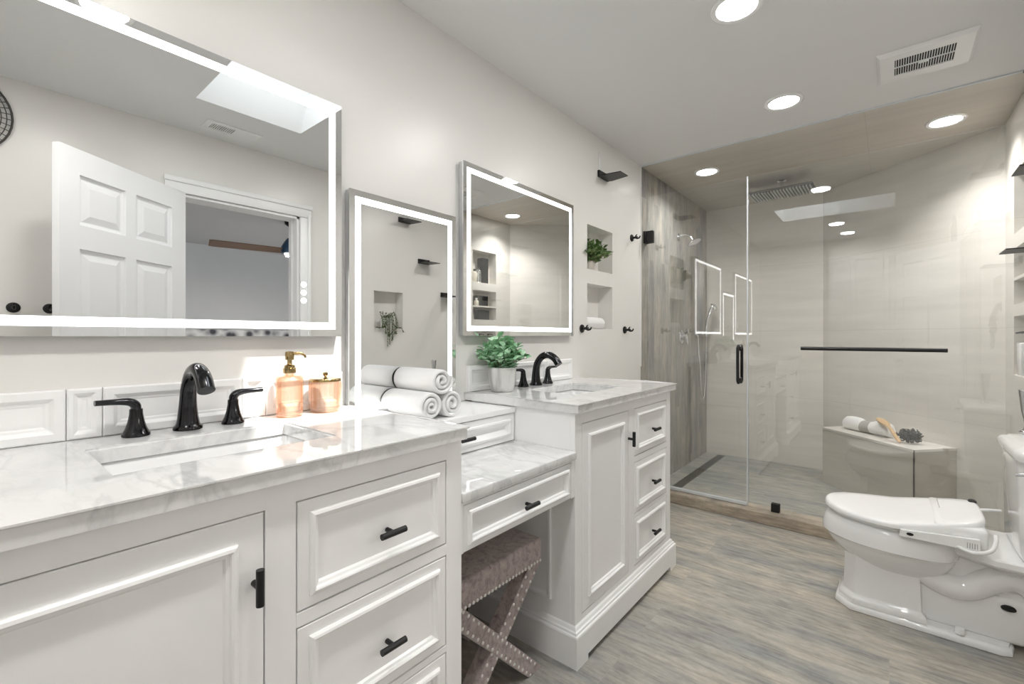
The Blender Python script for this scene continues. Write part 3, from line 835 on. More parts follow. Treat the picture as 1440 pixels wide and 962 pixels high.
def bushy(root, c, R, Hh, n_st, leaf_l, leaf_w, mat, seed, xmin=None, xmax=None, per=7, wmax=None):
    rnd = random.Random(seed); bs = nb(); bl = nb()
    def clampx(p):
        if xmin is not None and p.x < xmin: p.x = xmin + rnd.random()*.004
        if xmax is not None and p.x > xmax: p.x = xmax
        return p
    for i in range(n_st):
        a = 2*PI*(i*.618); rad = math.sqrt((i+.5)/n_st)
        tip = clampx(Vector(c) + Vector((R*rad*math.cos(a), R*rad*math.sin(a), Hh*(1-.72*rad*rad)+rnd.uniform(-.012, .012))))
        b = Vector(c) + Vector((.3*R*rad*math.cos(a), .3*R*rad*math.sin(a), -.01))
        m = (b+tip)/2 + Vector((0, 0, .018))
        path = catmull([b, m, tip], 5); tube(bs, [tuple(p) for p in (b, m, tip)], .0012, 5, k=3)
        for j in range(per):
            t_ = .16 + .84*j/(per-1); q = path[min(len(path)-1, int(t_*(len(path)-1)))]
            tan = (path[-1]-path[0]).normalized(); ang = rnd.random()*2*PI
            side = Vector((math.cos(ang), math.sin(ang), rnd.uniform(.0, .7))).normalized()
            dv = (side*.85 + tan*.6).normalized()
            if xmin is not None and q.x+dv.x*leaf_l < xmin: dv.x = abs(dv.x)*.2
            if xmax is not None and q.x+dv.x*leaf_l > xmax: dv.x = -abs(dv.x)
            leaf(bl, clampx(q.copy()), dv, Vector((rnd.uniform(-.3, .3), rnd.uniform(-.3, .3), 1)), leaf_l*rnd.uniform(.75, 1.15), leaf_w*rnd.uniform(.8, 1.15))
    mk('stems', bs, 'stem', root); mk('foliage', bl, mat, root, 70)

px_, py_ = .105, 1.503
root = thing('potted_plant', 'grey-green leafy plant in a glazed white pot, beside the right faucet', 'plant', (px_, py_, ZR))
bm = nb(); lathe(bm, [(0, .0005), (.042, .0005), (.047, .004), (.054, .025), (.0595, .06), (.061, .09), (.0605, .104), (.0585, .106), (.055, .104), (.055, .09), (0, .09)], (px_, py_, ZR), 40); mk('pot', bm, 'pot', root, 50)
bm = nb(); lathe(bm, [(0, .094), (.03, .095), (.0545, .092)], (px_, py_, ZR), 24); mk('soil', bm, 'soil', root, 60)
bushy(root, (px_, py_, ZR+.098), .112, .128, 64, .036, .0155, 'leafg', 3, xmin=.012, per=8)
root = thing('potted_plant', 'dark green bushy plant in a cream pot in the upper wall niche', 'plant', (-.045, 2.50, 1.58))
bm = nb(); lathe(bm, [(0, .0005), (.036, .0005), (.038, .004), (.045, .058), (.043, .060), (.040, .053), (0, .052)], (-.045, 2.50, 1.58), 30); mk('pot', bm, 'potc', root, 50)
bushy(root, (-.045, 2.50, 1.632), .14, .125, 84, .038, .012, 'leafd', 5, xmin=-.09, per=8)
# trailing plant in the niche over the toilet
ny, nz = 2.315, 1.236
root = thing('trailing_plant', 'trailing green plant in a small white pot in the niche above the toilet', 'plant', (RX+.045, ny, nz))
bm = nb(); lathe(bm, [(0, .0005), (.04, .0005), (.048, .09), (.045, .09), (.04, .08), (0, .08)], (RX+.045, ny, nz), 28); mk('pot', bm, 'plast', root, 50)
rnd = random.Random(11); bs = nb(); bl = nb()
for i in range(15):
    yy = ny + (i-7)*.011 + rnd.uniform(-.004, .004); zb = nz + rnd.uniform(-.17, -.03) if 2 < i < 13 else nz+.02
    xo = RX - .012 - rnd.random()*.012
    pts = [(RX+.045, yy*.5+ny*.5, nz+.085), (RX+.012, yy, nz+.125+rnd.uniform(-.02, .02)), (xo, yy, nz+.06), (xo-.002, yy+rnd.uniform(-.008, .008), (nz+zb)/2), (xo, yy+rnd.uniform(-.01, .01), zb)]
    tube(bs, pts, .001, 5, k=4)
    for p in catmull(pts, 9)[4:]:
        for q in range(2):
            dv = Vector((-abs(rnd.gauss(0, 1)), rnd.gauss(0, 1), rnd.gauss(-.3, .6)))
            leaf(bl, p, dv, Vector((0, 0, 1)), .012, .0045, k=2)
for s in (-1, 1):
    pts = [(RX-.005, ny+s*.03, nz+.05), (RX-.02, ny+s*.07, nz+.012), (RX-.02, ny+s*.11, nz+.008), (RX-.02, ny+s*.145, nz-.03 if s > 0 else nz+.01)]
    tube(bs, pts, .002, 6)
    for p in catmull(pts, 8):
        leaf(bl, p, Vector((-.5, rnd.gauss(0, 1), rnd.gauss(0, 1))), Vector((0, 0, 1)), .013, .005, k=2)
mk('stems', bs, 'stem', root); mk('foliage', bl, 'pearl', root, 70)

# ------------------------------------------------------------------ hooks and little black shelves
def hook(p, sgn, label):
    x, y, z = p
    root = thing('robe_hook', label, 'hook', p, 'black robe hooks')
    bm = nb(); lathe(bm, [(0, .0), (.024, .0), (.025, .003*1), (.023, .008), (.012, .010), (0, .0105)], (0, 0, 0), 28, 'X')
    tube(bm, [(.008, 0, 0), (.045, 0, 0)], .008, 14, False)
    mk('rose', bm, 'black', root, 40, xf=Matrix.Translation(p) @ Matrix.Diagonal((sgn, 1, 1, 1)))
    bm = nb()
    tube(bm, [(.036, 0, -.006), (.048, 0, -.008), (.060, 0, -.004), (.066, 0, .008)], [.006, .0055, .005, .004], 12)
    tube(bm, [(.03, 0, .004), (.036, 0, .014), (.042, 0, .020)], [.005, .0045, .004], 10)
    mk('prong', bm, 'black', root, 50, xf=Matrix.Translation(p) @ Matrix.Diagonal((sgn, 1, 1, 1)))
hook((0, 2.344, 1.216), 1, 'black robe hook just right of the mirror by the shower')
hook((0, 2.912, 1.214), 1, 'black robe hook to the right of the lower wall niche')
hook((0, 3.023, 1.866), 1, 'black robe hook high on the wall beside the shower door hinge')
hook((RX, .158, 1.31), -1, 'black robe hook reflected at the left edge of the big mirror')
hook((RX, .282, 1.31), -1, 'black robe hook half hidden behind the open door')

def wall_shelf(x, y, z, sgn, label, L_=.20, dep=.14):
    root = thing('wall_shelf', label, 'shelf', (x, y, z), 'small black metal wall shelves')
    T = Matrix.Translation((x, y, z)) @ Matrix.Diagonal((sgn, 1, 1, 1))
    bm = nb(); box(bm, 0, .014, -.065, .065, -.006, .036, .002); mk('bracket', bm, 'black', root, xf=T)
    bm = nb(); ringloft(bm, [[(.012, -.06, zz), (.03, -.07, zz), (dep, -L_/2+.02, zz), (dep, L_/2-.02, zz), (.03, .07, zz), (.012, .06, zz)] for zz in (-.005, 0)])
    mk('plate', bm, 'black', root, xf=T)
wall_shelf(0, 2.60, 2.175, 1, 'small black wall shelf high above the wall niches', .14, .15)
bm = nb(); box(bm, .0005, .006, 2.548, 2.566, 2.215, 2.33, .002); box(bm, .0005, .005, 2.575, 2.585, 2.235, 2.29, .0015)  # two plain white bars on the wall above the shelf
o = mk('white_strip', bm, 'plast', origin=(0, 2.56, 2.215)); tag(o, 'plain white strip on the wall above the high black shelf', 'mounting strip')
wall_shelf(RX, 2.477, 2.17, -1, 'black wall shelf over the toilet, highest of the three in the tall mirror')
wall_shelf(RX, 2.69, 1.835, -1, 'black wall shelf over the toilet, middle of the three in the tall mirror')
wall_shelf(RX, 2.96, 1.55, -1, 'black wall shelf over the toilet, lowest and nearest the shower glass')

# ------------------------------------------------------------------ shower glass
GY = 3.245; GT = .010; GZ0, GZ1 = .078, 2.204; XD = .697
root = thing('shower_door', 'frameless hinged glass shower door with black loop handle', 'shower door', (.35, GY, .07))
bm = nb(); box(bm, .012, XD, GY, GY+GT, GZ0+.012, GZ1); mk('glass_panel', bm, 'glass', root)
for z in (1.86, .22):
    bm = nb(); box(bm, .0005, .018, GY-.022, GY+.032, z, z+.09, .002); box(bm, .012, .068, GY-.012, GY-.0005, z, z+.09, .002); box(bm, .012, .068, GY+GT+.0005, GY+GT+.012, z, z+.09, .002); mk('hinge', bm, 'black', root)
bm = nb()
hx = XD-.045
for s in (-1, 1):
    yb = GY if s < 0 else GY+GT
    tube(bm, [(hx, yb, .895), (hx, yb+s*.012, .878), (hx, yb+s*.03, .868), (hx, yb+s*.046, .885), (hx, yb+s*.048, .92), (hx, yb+s*.048, 1.06), (hx, yb+s*.046, 1.09), (hx, yb+s*.03, 1.107), (hx, yb+s*.012, 1.097), (hx, yb, 1.08)], .0095, 14, k=6)
mk('handle', bm, 'black', root, 50)
bm = nb(); box(bm, XD-.002, XD+.006, GY-.006, GY+GT+.006, GZ0+.012, GZ1, .002); mk('edge_seal', bm, 'edge', root, label='clear vertical seal strip')
bm = nb(); box(bm, .012, XD, GY-.006, GY+GT+.006, .0725, GZ0+.014, .002); mk('bottom_seal', bm, 'edge', root)
root = thing('glass_screen', 'fixed clear glass shower panel with a black towel bar', 'glass panel', (1.3, GY, .07))
bm = nb(); box(bm, XD+.008, RX-.001, GY, GY+GT, .0705, GZ1); mk('glass_panel', bm, 'glass', root)
bm = nb(); box(bm, .835, .882, GY-.012, GY-.0005, .0705, .122, .002); box(bm, .835, .882, GY+GT+.0005, GY+GT+.012, .0705, .122, .002); mk('clamp', bm, 'black', root)
bm = nb()
tube(bm, [(1.0, GY-.055, 1.098), (1.635, GY-.055, 1.098)], .0105, 16, False)
for x in (1.012, 1.623): tube(bm, [(x, GY-.055, 1.098), (x, GY, 1.098)], .008, 12, False)
mk('towel_bar', bm, 'black', root, 40)

# ------------------------------------------------------------------ shower fittings
root = thing('rain_shower_head', 'square chrome rain shower head hanging from the tiled ceiling', 'shower head', (.745, 4.18, ZC))
bm = nb(); lathe(bm, [(0, 0), (.035, 0), (.035, -.008), (.012, -.012), (.012, -.075), (.02, -.08), (.02, -.088), (0, -.088)], (.745, 4.18, ZC), 28); mk('ceiling_arm', bm, 'chrome', root, 40)
bm = nb(); box(bm, .525, .965, 4.05, 4.31, 2.315, 2.332, .003)
mk('head_plate', bm, 'steel', root)
bm = nb()
for i in range(20): box(bm, .535+i*.0215, .544+i*.0215, 4.055, 4.305, 2.303, 2.3145, .002)
mk('nozzle_ribs', bm, 'alu', root)
root = thing('wall_shower_head', 'round chrome shower head on an arm from the wood-look wall', 'shower head', (0, 3.95, 2.0))
bm = nb(); lathe(bm, [(0, 0), (.03, 0), (.03, .006), (.012, .01), (0, .01)], (0, 3.95, 2.03), 24, 'X'); tube(bm, [(.005, 3.95, 2.03), (.06, 3.95, 2.04), (.10, 3.95, 2.02), (.125, 3.95, 1.985)], .0095, 12); mk('arm', bm, 'chrome', root, 50)
bm = nb(); lathe(bm, [(0, .03), (.012, .028), (.02, .012), (.055, .004), (.058, -.004), (.05, -.008), (0, -.008)], (0, 0, 0), 32)
mk('head', bm, 'chrome', root, 45, xf=Matrix.Translation((.135, 3.95, 1.965)) @ Matrix.Rotation(math.radians(-28), 4, 'Y'))
root = thing('shower_valve', 'chrome shower valve on the wood-look tile wall', 'valve', (0, 4.03, 1.165))
bm = nb(); lathe(bm, [(0, 0), (.06, 0), (.06, .005), (.05, .010), (.028, .013), (.026, .045), (0, .047)], (0, 4.03, 1.165), 32, 'X'); mk('escutcheon', bm, 'chrome', root, 40)
bm = nb(); tube(bm, [(.045, 4.03, 1.165), (.05, 4.03, 1.13), (.052, 4.03, 1.10)], [.013, .009, .007], 12); lathe(bm, [(0, 0), (.02, 0), (.018, .03), (0, .032)], (.03, 4.03, 1.215), 18, 'X'); mk('lever', bm, 'chrome', root, 50)
root = thing('hand_shower', 'chrome hand shower on a wall bracket with a looping hose', 'hand shower', (0, 4.50, 1.2))
bm = nb(); lathe(bm, [(0, 0), (.024, 0), (.024, .006), (.012, .009), (.012, .06), (0, .06)], (0, 4.42, 1.20), 22, 'X'); tube(bm, [(.055, 4.40, 1.20), (.055, 4.56, 1.20)], .009, 12, False); lathe(bm, [(.02, -.02), (.02, .02), (.014, .022), (.014, -.022), (.02, -.02)], (.06, 4.53, 1.20), 18); mk('bracket', bm, 'chrome', root, 40)
bm = nb(); tube(bm, [(.06, 4.53, 1.17), (.062, 4.53, 1.24), (.068, 4.545, 1.33), (.085, 4.57, 1.40), (.10, 4.59, 1.44)], [.009, .012, .011, .014, .018], 14)
m4 = Matrix.Translation((.112, 4.605, 1.452)) @ Matrix.Rotation(math.radians(55), 4, 'Y')
b2 = nb(); lathe(b2, [(0, .022), (.02, .02), (.042, .004), (.043, -.006), (.038, -.01), (0, -.01)], (0, 0, 0), 26); b2.transform(m4)
tmp = bpy.data.meshes.new('tmp'); b2.to_mesh(tmp); b2.free(); bm.from_mesh(tmp); bpy.data.meshes.remove(tmp)
mk('handset', bm, 'chrome', root, 50)
bm = nb(); tube(bm, [(.06, 4.53, 1.17), (.06, 4.525, 1.0), (.055, 4.52, .78), (.055, 4.49, .63), (.055, 4.45, .59), (.05, 4.41, .65), (.045, 4.40, .85), (.03, 4.40, 1.05), (.02, 4.41, 1.17), (.0, 4.41, 1.19)], .0062, 10, k=8); mk('hose', bm, 'chrome', root, 60)
root = thing('linear_drain', 'dark steel channel drain along the foot of the wood-look wall', 'drain', (.15, 4.05, .012))
bm = nb(); rects(bm, [(0, 0), (0, .003), (.005, .003), (.006, .001), (.007, .001)], .115, .185, 3.40, 4.70, lambda u, v, h: (u, v, .0122+h)); mk('channel', bm, 'steel', root)
bm = nb()
for i in range(60): box(bm, .123, .177, 3.412+i*.0213, 3.424+i*.0213, .0136, .0148)
mk('grate', bm, 'steel', root)

# bench in the angled corner
A = Vector((1.0, 4.36)); B = Vector((1.527, 3.846)); nv = Vector((.186, .209)); bz = .45
root = thing('shower_bench', 'beige tiled corner bench built against the angled shower wall', 'bench', (1.36, 4.2, .012))
ol = [tuple(A), tuple(B), tuple(B+nv*1.15), tuple(A+nv*.98)]
bm = nb(); prism(bm, ol, .0125, bz-.016); mk('bench_base', bm, 'bench', root)
bm = nb(); e = (B-A).normalized(); nn = nv.normalized()
ol2 = [tuple(A-nn*.004-e*.003), tuple(B-nn*.004+e*.003), tuple(B+nv*1.145+e*.003), tuple(A+nv*.975-e*.003)]
prism(bm, ol2, bz-.0155, bz); mk('bench_top', bm, 'tile', root)
bm = nb(); tube(bm, [(B.x, B.y, .0125), (B.x, B.y, bz-.002)], .0045, 8, False); mk('corner_trim', bm, 'steel', root)
# towel roll with a grey band, brush, loofah
def bench_towel():
    a = Vector((1.145, 4.415, bz+.0525)); b = Vector((1.425, 4.185, bz+.0525)); d = (b-a)
    root = thing('rolled_towel', 'white rolled towel with a grey band on the shower bench', 'towel', tuple((a+b)/2-Vector((0, 0, .05))))
    bm = nb(); prof = [(.0, .012), (.01, .03), (.03, .043), (.08, .05), (.2, .052), (.34, .05), (.42, .041), (.55, .040), (.66, .047), (.8, .05), (.93, .048), (.98, .036), (1, .014)]
    rings = []
    e = d.normalized(); s = Vector((-e.y, e.x, 0)); u = Vector((0, 0, 1))
    for t_, r in prof:
        rings.append([a+d*t_ + u*(r-.05) + s*r*math.cos(q)*1.05 + u*r*math.sin(q)*(1+.04*math.sin(3*q+t_*5)) for q in [2*PI*k/24 for k in range(24)]])
    ringloft(bm, rings); mk('towel_roll', bm, 'towel', root, 60)
    bm = nb(); rings = []
    for t_ in (.38, .40, .60, .62):
        r = .0432
        rings.append([a+d*t_ + u*(r-.0515) + s*r*math.cos(q)*1.05 + u*r*math.sin(q) for q in [2*PI*k/24 for k in range(24)]])
    ringloft(bm, rings); mk('band', bm, 'grey', root, 60)
bench_towel()
lc = Vector((1.514, 4.052, bz+.055))
bm = nb(); rnd = random.Random(4)
for i in range(90):
    z = 1-2*(i+.5)/90; a = i*2.399; rr_ = math.sqrt(max(0, 1-z*z))
    p = Vector((rr_*math.cos(a)*1.25, rr_*math.sin(a)*.95, z*.85))*.045*rnd.uniform(.85, 1.15)
    s = p.normalized(); t1 = s.orthogonal().normalized(); t2 = s.cross(t1); ph = rnd.random()*6
    pts = [lc+p*.55, lc+p+t1*.008*math.cos(ph)+t2*.008*math.sin(ph), lc+p*1.12-t1*.006, lc+p-t2*.009]
    tube(bm, [tuple(q) for q in pts], .0036, 6, k=3)
sphere(bm, lc, .036, 16, (1.2, .95, .85))
o = mk('bath_puff', bm, 'loofah', smooth=70, origin=(lc.x, lc.y, bz)); tag(o, 'charcoal mesh bath puff at the end of the shower bench', 'bath puff')
root = thing('bath_brush', 'pale wooden bath brush leaning across the rolled towel', 'brush', (1.465, 3.975, bz))
h0 = Vector((1.355, 4.185, bz+.126)); h1 = Vector((1.393, 4.120, bz+.105)); e1 = Vector((1.462, 3.985, bz+.014))
bm = nb(); tube(bm, [tuple(h1), tuple(h1.lerp(e1, .35)+Vector((0, 0, .006))), tuple(h1.lerp(e1, .75)), tuple(e1)], [.013, .011, .013, .009], 14, flat=.6, up=(0, 0, 1)); mk('handle', bm, 'wood', root, 60)
bm = nb(); tube(bm, [tuple(h0+(h0-h1)*.25), tuple(h0), tuple(h0.lerp(h1, .5)), tuple(h1), tuple(h1+(e1-h1)*.12)], [.012, .026, .029, .022, .012], 16, flat=.42, up=(0, 0, 1)); mk('head', bm, 'wood', root, 60)
bm = nb(); q = h0.lerp(h1, .45)
for i in range(5):
    for j in range(4):
        p = q + (h1-h0)*((i-2)*.17) + Vector((.9, .45, 0)).normalized()*((j-1.5)*.010); tube(bm, [tuple(p-Vector((0, 0, .006))), tuple(p-Vector((0, 0, .022)))], .003, 5, False)
mk('bristles', bm, 'cream', root)

# things in the shower niche
def bottle(x, y, z, r, h, mat, cap, label, pumph=0.):
    root = thing('toiletry_bottle', label, 'bottle', (x, y, z), 'toiletries in the shower niche')
    bm = nb(); lathe(bm, [(0, .0005), (r*.92, .0005), (r, .004), (r, h*.82), (r*.8, h*.9), (r*.4, h*.94), (r*.4, h), (0, h)], (x, y, z), 24); mk('body', bm, mat, root, 45)
    bm = nb()
    if pumph:
        lathe(bm, [(0, h+.0003), (r*.45, h+.0003), (r*.45, h+.015), (.004, h+.017), (.004, h+pumph), (.009, h+pumph+.001), (.009, h+pumph+.012), (0, h+pumph+.013)], (x, y, z), 18)
        tube(bm, [(x, y, z+h+pumph+.006), (x-.02, y+.006, z+h+pumph+.006), (x-.034, y+.01, z+h+pumph)], [.005, .0045, .003], 8)
    else: lathe(bm, [(0, h+.0003), (r*.5, h+.0003), (r*.5, h+.02), (0, h+.021)], (x, y, z), 18)
    mk('cap', bm, cap, root, 45)
def niche_box(x0, x1, y0, y1, z0, z1, mat, label, name='storage_box', cat='box'):
    bm = nb(); box(bm, x0, x1, y0, y1, z0+.0005, z1, .003); box(bm, x0-.001, x1+.001, y0-.001, y1+.001, z1-.022, z1-.018)
    o = mk(name, bm, mat, origin=((x0+x1)/2, (y0+y1)/2, z0)); tag(o, label, cat)
niche_box(RX+.03, RX+.10, 3.50, 3.60, 1.73, 2.0, 'black', 'tall black box at the back of the top shower niche shelf')
bottle(RX+.045, 3.465, 1.73, .026, .15, 'chrome', 'black', 'silver bottle with black cap on the top shower niche shelf')
bottle(RX+.045, 3.40, 1.73, .026, .12, 'cream', 'black', 'cream bottle on the top shower niche shelf')
niche_box(RX+.035, RX+.10, 3.44, 3.60, 1.49, 1.60, 'black', 'low black box on the second shower niche shelf')
bottle(RX+.035, 3.42, 1.49, .024, .06, 'cream', 'plast', 'short cream jar on the second shower niche shelf')
niche_box(RX+.035, RX+.10, 3.45, 3.62, 1.345, 1.45, 'black', 'low black box on the third shower niche shelf')
def dispenser_box(y0, y1, label):
    root = thing('wall_dispenser', label, 'dispenser', (RX+.045, (y0+y1)/2, .96), 'white dispensers in the bottom shower niche')
    bm = nb(); box(bm, RX+.006, RX+.085, y0, y1, .9605, 1.135, .006); mk('body', bm, 'plast', root, 40)
    bm = nb(); yc = (y0+y1)/2; lathe(bm, [(0, 1.1355), (.015, 1.1355), (.015, 1.155), (.005, 1.157), (.005, 1.185), (.011, 1.187), (.011, 1.198), (0, 1.2)], (RX+.045, yc, 0), 16); tube(bm, [(RX+.045, yc, 1.192), (RX+.02, yc+.01, 1.192), (RX-.002, yc+.02, 1.187)], [.006, .005, .004], 8); mk('pump', bm, 'black', root, 45)
dispenser_box(3.56, 3.66, 'white pump dispenser in the bottom shower niche, nearest the angled wall')
dispenser_box(3.43, 3.53, 'white pump dispenser in the bottom shower niche, nearest the glass')

# ------------------------------------------------------------------ toilet
TY = 2.55
def toilet():
    root = thing('toilet', 'white two-piece toilet with a bidet seat, facing the vanities', 'toilet', (1.5, TY, 0))
    N_ = 56
    def outline(f, r, w, xm, p=2.0, pr=3.2):
        pts = []
        for i in range(N_):
            a = 2*PI*i/N_; c, s = math.cos(a), math.sin(a)
            if c > 0:   # front half points to -x
                x = xm-(xm-f)*abs(c)**(2/p); y = w*(1 if s >= 0 else -1)*abs(s)**(2/p)
            else:
                x = xm+(r-xm)*abs(c)**(2/pr); y = w*(1 if s >= 0 else -1)*abs(s)**(2/pr)
            pts.append((x, TY+y))
        return pts
    # pedestal: base plate, front block, web, trapway, bowl, deck
    bm = nb()
    base = [(1.222, TY-.075), (1.275, TY-.13), (1.72, TY-.13), (1.752, TY-.115), (1.762, TY-.08), (1.762, TY+.08), (1.752, TY+.115), (1.72, TY+.13), (1.275, TY+.13), (1.222, TY+.075)]
    ringloft(bm, [[(x, y, z) for x, y in offset_poly(base, d)] for d, z in ((.003, .0), (0, .003), (0, .018), (.004, .025), (.010, .028), (.012, .034))])
    blk = [(1.25, TY-.058), (1.293, TY-.108), (1.505, TY-.108), (1.505, TY+.108), (1.293, TY+.108), (1.25, TY+.058)]
    ringloft(bm, [[(x, y, z) for x, y in offset_poly(blk, d)] for d, z in ((-.016, .030), (-.016, .046), (-.012, .056), (-.003, .062), (0, .070), (.004, .18), (.006, .27))])
    box(bm, 1.49, 1.80, TY-.085, TY+.085, .03, .20, .02, 3)
    box(bm, 1.50, 1.90, TY-.072, TY+.072, .18, .36, .02, 3)
    for s in (-1, 1):
        tube(bm, [(1.46, TY+s*.05, .255), (1.52, TY+s*.064, .215), (1.585, TY+s*.07, .190), (1.645, TY+s*.07, .200), (1.70, TY+s*.07, .245), (1.755, TY+s*.068, .272), (1.815, TY+s*.065, .245), (1.85, TY+s*.06, .16), (1.855, TY+s*.055, .06), (1.855, TY+s*.05, .004)], [.050, .048, .046, .045, .045, .045, .046, .048, .05, .05], 18, k=6)
    mk('pedestal', bm, 'porc', root, 40)
    bm = nb(); rings = []
    for z, f, r, w, xm in ((.155, 1.32, 1.54, .075, 1.42), (.19, 1.28, 1.56, .098, 1.42), (.225, 1.235, 1.585, .13, 1.42), (.255, 1.205, 1.60, .156, 1.42), (.28, 1.188, 1.61, .170, 1.42), (.298, 1.180, 1.615, .176, 1.42), (.300, 1.176, 1.615, .180, 1.42), (.306, 1.168, 1.62, .187, 1.42), (.33, 1.168, 1.62, .186, 1.42), (.36, 1.176, 1.62, .182, 1.42), (.380, 1.186, 1.615, .174, 1.42), (.385, 1.194, 1.61, .168, 1.42), (.385, 1.235, 1.57, .125, 1.42), (.34, 1.25, 1.55, .11, 1.42), (.24, 1.32, 1.50, .07, 1.42)):
        rings.append([(x, y, z) for x, y in outline(f, r, w, xm)])
    ringloft(bm, rings); mk('bowl', bm, 'porc', root, 50)
    bm = nb(); dk = [(1.54, TY-.10), (1.60, TY-.125), (1.70, TY-.18), (1.90, TY-.18), (1.90, TY+.18), (1.70, TY+.18), (1.60, TY+.125), (1.54, TY+.10)]
    ringloft(bm, [[(x, y, z) for x, y in offset_poly(dk, d)] for d, z in ((.05, .31), (.012, .335), (0, .342), (0, .360), (.006, .366), (.012, .367))]); mk('deck', bm, 'porc', root, 40)
    for s in (-1, 1):
        bm = nb(); lathe(bm, [(.017, .0), (.0165, .012), (.013, .021), (0, .025)], (1.615, TY+s*.112, .0335), 22); mk('bolt_cap', bm, 'plast', root, 50)
    bm = nb(); lathe(bm, [(0, 0), (.02, 0), (.02, -.004), (.012, -.008), (0, -.008)], (0, 0, 0), 20, 'Y'); mk('access_cap', bm, 'black', root, 40, xf=Matrix.Translation((1.745, TY-.086, .165)) @ Matrix.Diagonal((1, 1.6, .55, 1)))
    # tank
    def tank_out(d):
        x0, x1, hw, rc = 1.755+d, 1.928-d*.3, .226-d, .085
        pts = []
        for k in range(7): a = PI + k*PI/12; pts.append((x0+rc+rc*math.cos(a), TY-hw+rc+rc*math.sin(a)))
        pts += [(x1, TY-hw), (x1, TY+hw)]
        for k in range(7): a = PI/2 + k*PI/12; pts.append((x0+rc+rc*math.cos(a), TY+hw-rc+rc*math.sin(a)))
        return pts
    bm = nb(); ringloft(bm, [[(x, y, z) for x, y in tank_out(d)] for d, z in ((.035, .3675), (.016, .371), (.009, .385), (.007, .55), (.004, .72), (.004, .7265))]); tk = mk('tank', bm, 'porc', root, 40)
    bm = nb(); ringloft(bm, [[(x, y, z) for x, y in tank_out(d)] for d, z in ((.002, .727), (-.006, .730), (-.009, .738), (-.009, .752), (-.006, .762), (.002, .768), (.014, .771), (.02, .776), (.05, .779))]); mk('tank_lid', bm, 'porc', root, 40)
    bm = nb(); lathe(bm, [(0, 0), (.012, 0), (.012, .01), (0, .01)], (1.80, TY-.228, .70), 16, 'Y'); tube(bm, [(1.80, TY-.232, .70), (1.775, TY-.238, .698), (1.74, TY-.238, .692)], [.006, .006, .005], 10); mk('flush_lever', bm, 'chrome', tk, 50)
    # bidet seat
    bm = nb(); ringloft(bm, [[(x, y, z) for x, y in outline(f, 1.60, w, 1.42)] for z, f, w in ((.3855, 1.225, .140), (.3855, 1.206, .160), (.390, 1.204, .162), (.397, 1.206, .160))]); mk('seat_ring', bm, 'plast', root, 50)
    bm = nb(); box(bm, 1.535, 1.685, TY-.187, TY+.187, .3865, .462, .016, 3); sb_ = mk('bidet_unit', bm, 'plast', root, 50)
    bm = nb()
    ringloft(bm, [[(1.435, y, .388), (1.66, y, .388), (1.66, y, .432), (1.44, y, .412)] for y in (TY-.205, TY-.202, TY-.189)]); mk('control_arm', bm, 'plast', sb_, 30)
    bm = nb(); sphere(bm, (1.468, TY-.2055, .402), .011, 14, (1, .15, .55)); mk('sensor_window', bm, 'black', sb_, 60)
    bm = nb()
    for i in range(5): box(bm, 1.625+i*.0065, 1.6275+i*.0065, TY-.2058, TY-.2045, .396, .416)
    mk('vent_slots', bm, 'grey', sb_)
    bm = nb()
    for i in range(3): lathe(bm, [(0, 0), (.0042, 0), (.0042, -.0012), (0, -.0012)], (1.50+i*.017, TY-.205, .405), 12, 'Y')
    mk('control_buttons', bm, 'plast', sb_)
    # lid with a sagging middle and a raised rear
    def ztop(x):
        t_ = (x-1.18)/.5
        return .436 - .018*math.sin(min(1, max(0, t_/.62))*PI)*.5 + .052*max(0, (t_-.45)/.55)**1.5
    bm = nb(); rings = []; cx = 1.44
    for s, fz in ((.97, 0.0), (1.0, .12), (1.0, .55), (.985, .86), (.955, 1.0), (.8, 1.06), (.5, 1.1), (.2, 1.12)):
        o_ = []
        for x, y in outline(1.178, 1.688, .192, 1.42, 2.05, 4.5):
            X_ = cx+(x-cx)*s; Y_ = TY+(y-TY)*s; zb = .405 + .055*max(0, (X_-1.50)/.19)**1.3
            o_.append((X_, Y_, zb+(ztop(X_)-zb)*fz))
        rings.append(o_)
    ringloft(bm, rings); lid = mk('seat_lid', bm, 'plast', root, 50)
    bm = nb(); zz = ztop(1.565)+.0048
    box(bm, 1.5645, 1.5665, TY+.02, TY+.165, zz-.004, zz+.0006); mk('lid_seam', bm, 'grey', lid)
    bm = nb(); sphere(bm, (1.672, TY+.13, ztop(1.672)-.004), .02, 16, (.7, 1.5, .45)); mk('soft_close_button', bm, 'black', lid, 60, label='dark oval cover')
    bm = nb(); tube(bm, [(1.60, TY-.2, .392), (1.64, TY-.215, .385), (1.685, TY-.205, .40), (1.70, TY-.19, .43), (1.702, TY-.17, .45)], .0065, 10); mk('hose', bm, 'plast', root, 60)
    bm = nb(); tube(bm, [(1.69, TY+.12, .455), (1.72, TY+.13, .458), (1.757, TY+.16, .455)], .006, 10); mk('supply_hose', bm, 'plast', root, 60)
toilet()
bm = nb(); lathe(bm, [(0, .001), (.022, .001), (.024, .006), (.010, .018), (.0075, .035), (.011, .06), (.017, .09), (.021, .135), (.025, .175), (.022, .176), (.016, .13), (0, .06)], (1.832, 2.725, .779), 32)
o = mk('bud_vase', bm, 'chrome', smooth=50, origin=(1.832, 2.725, .779)); tag(o, 'small chrome vase standing on the toilet tank lid', 'vase')

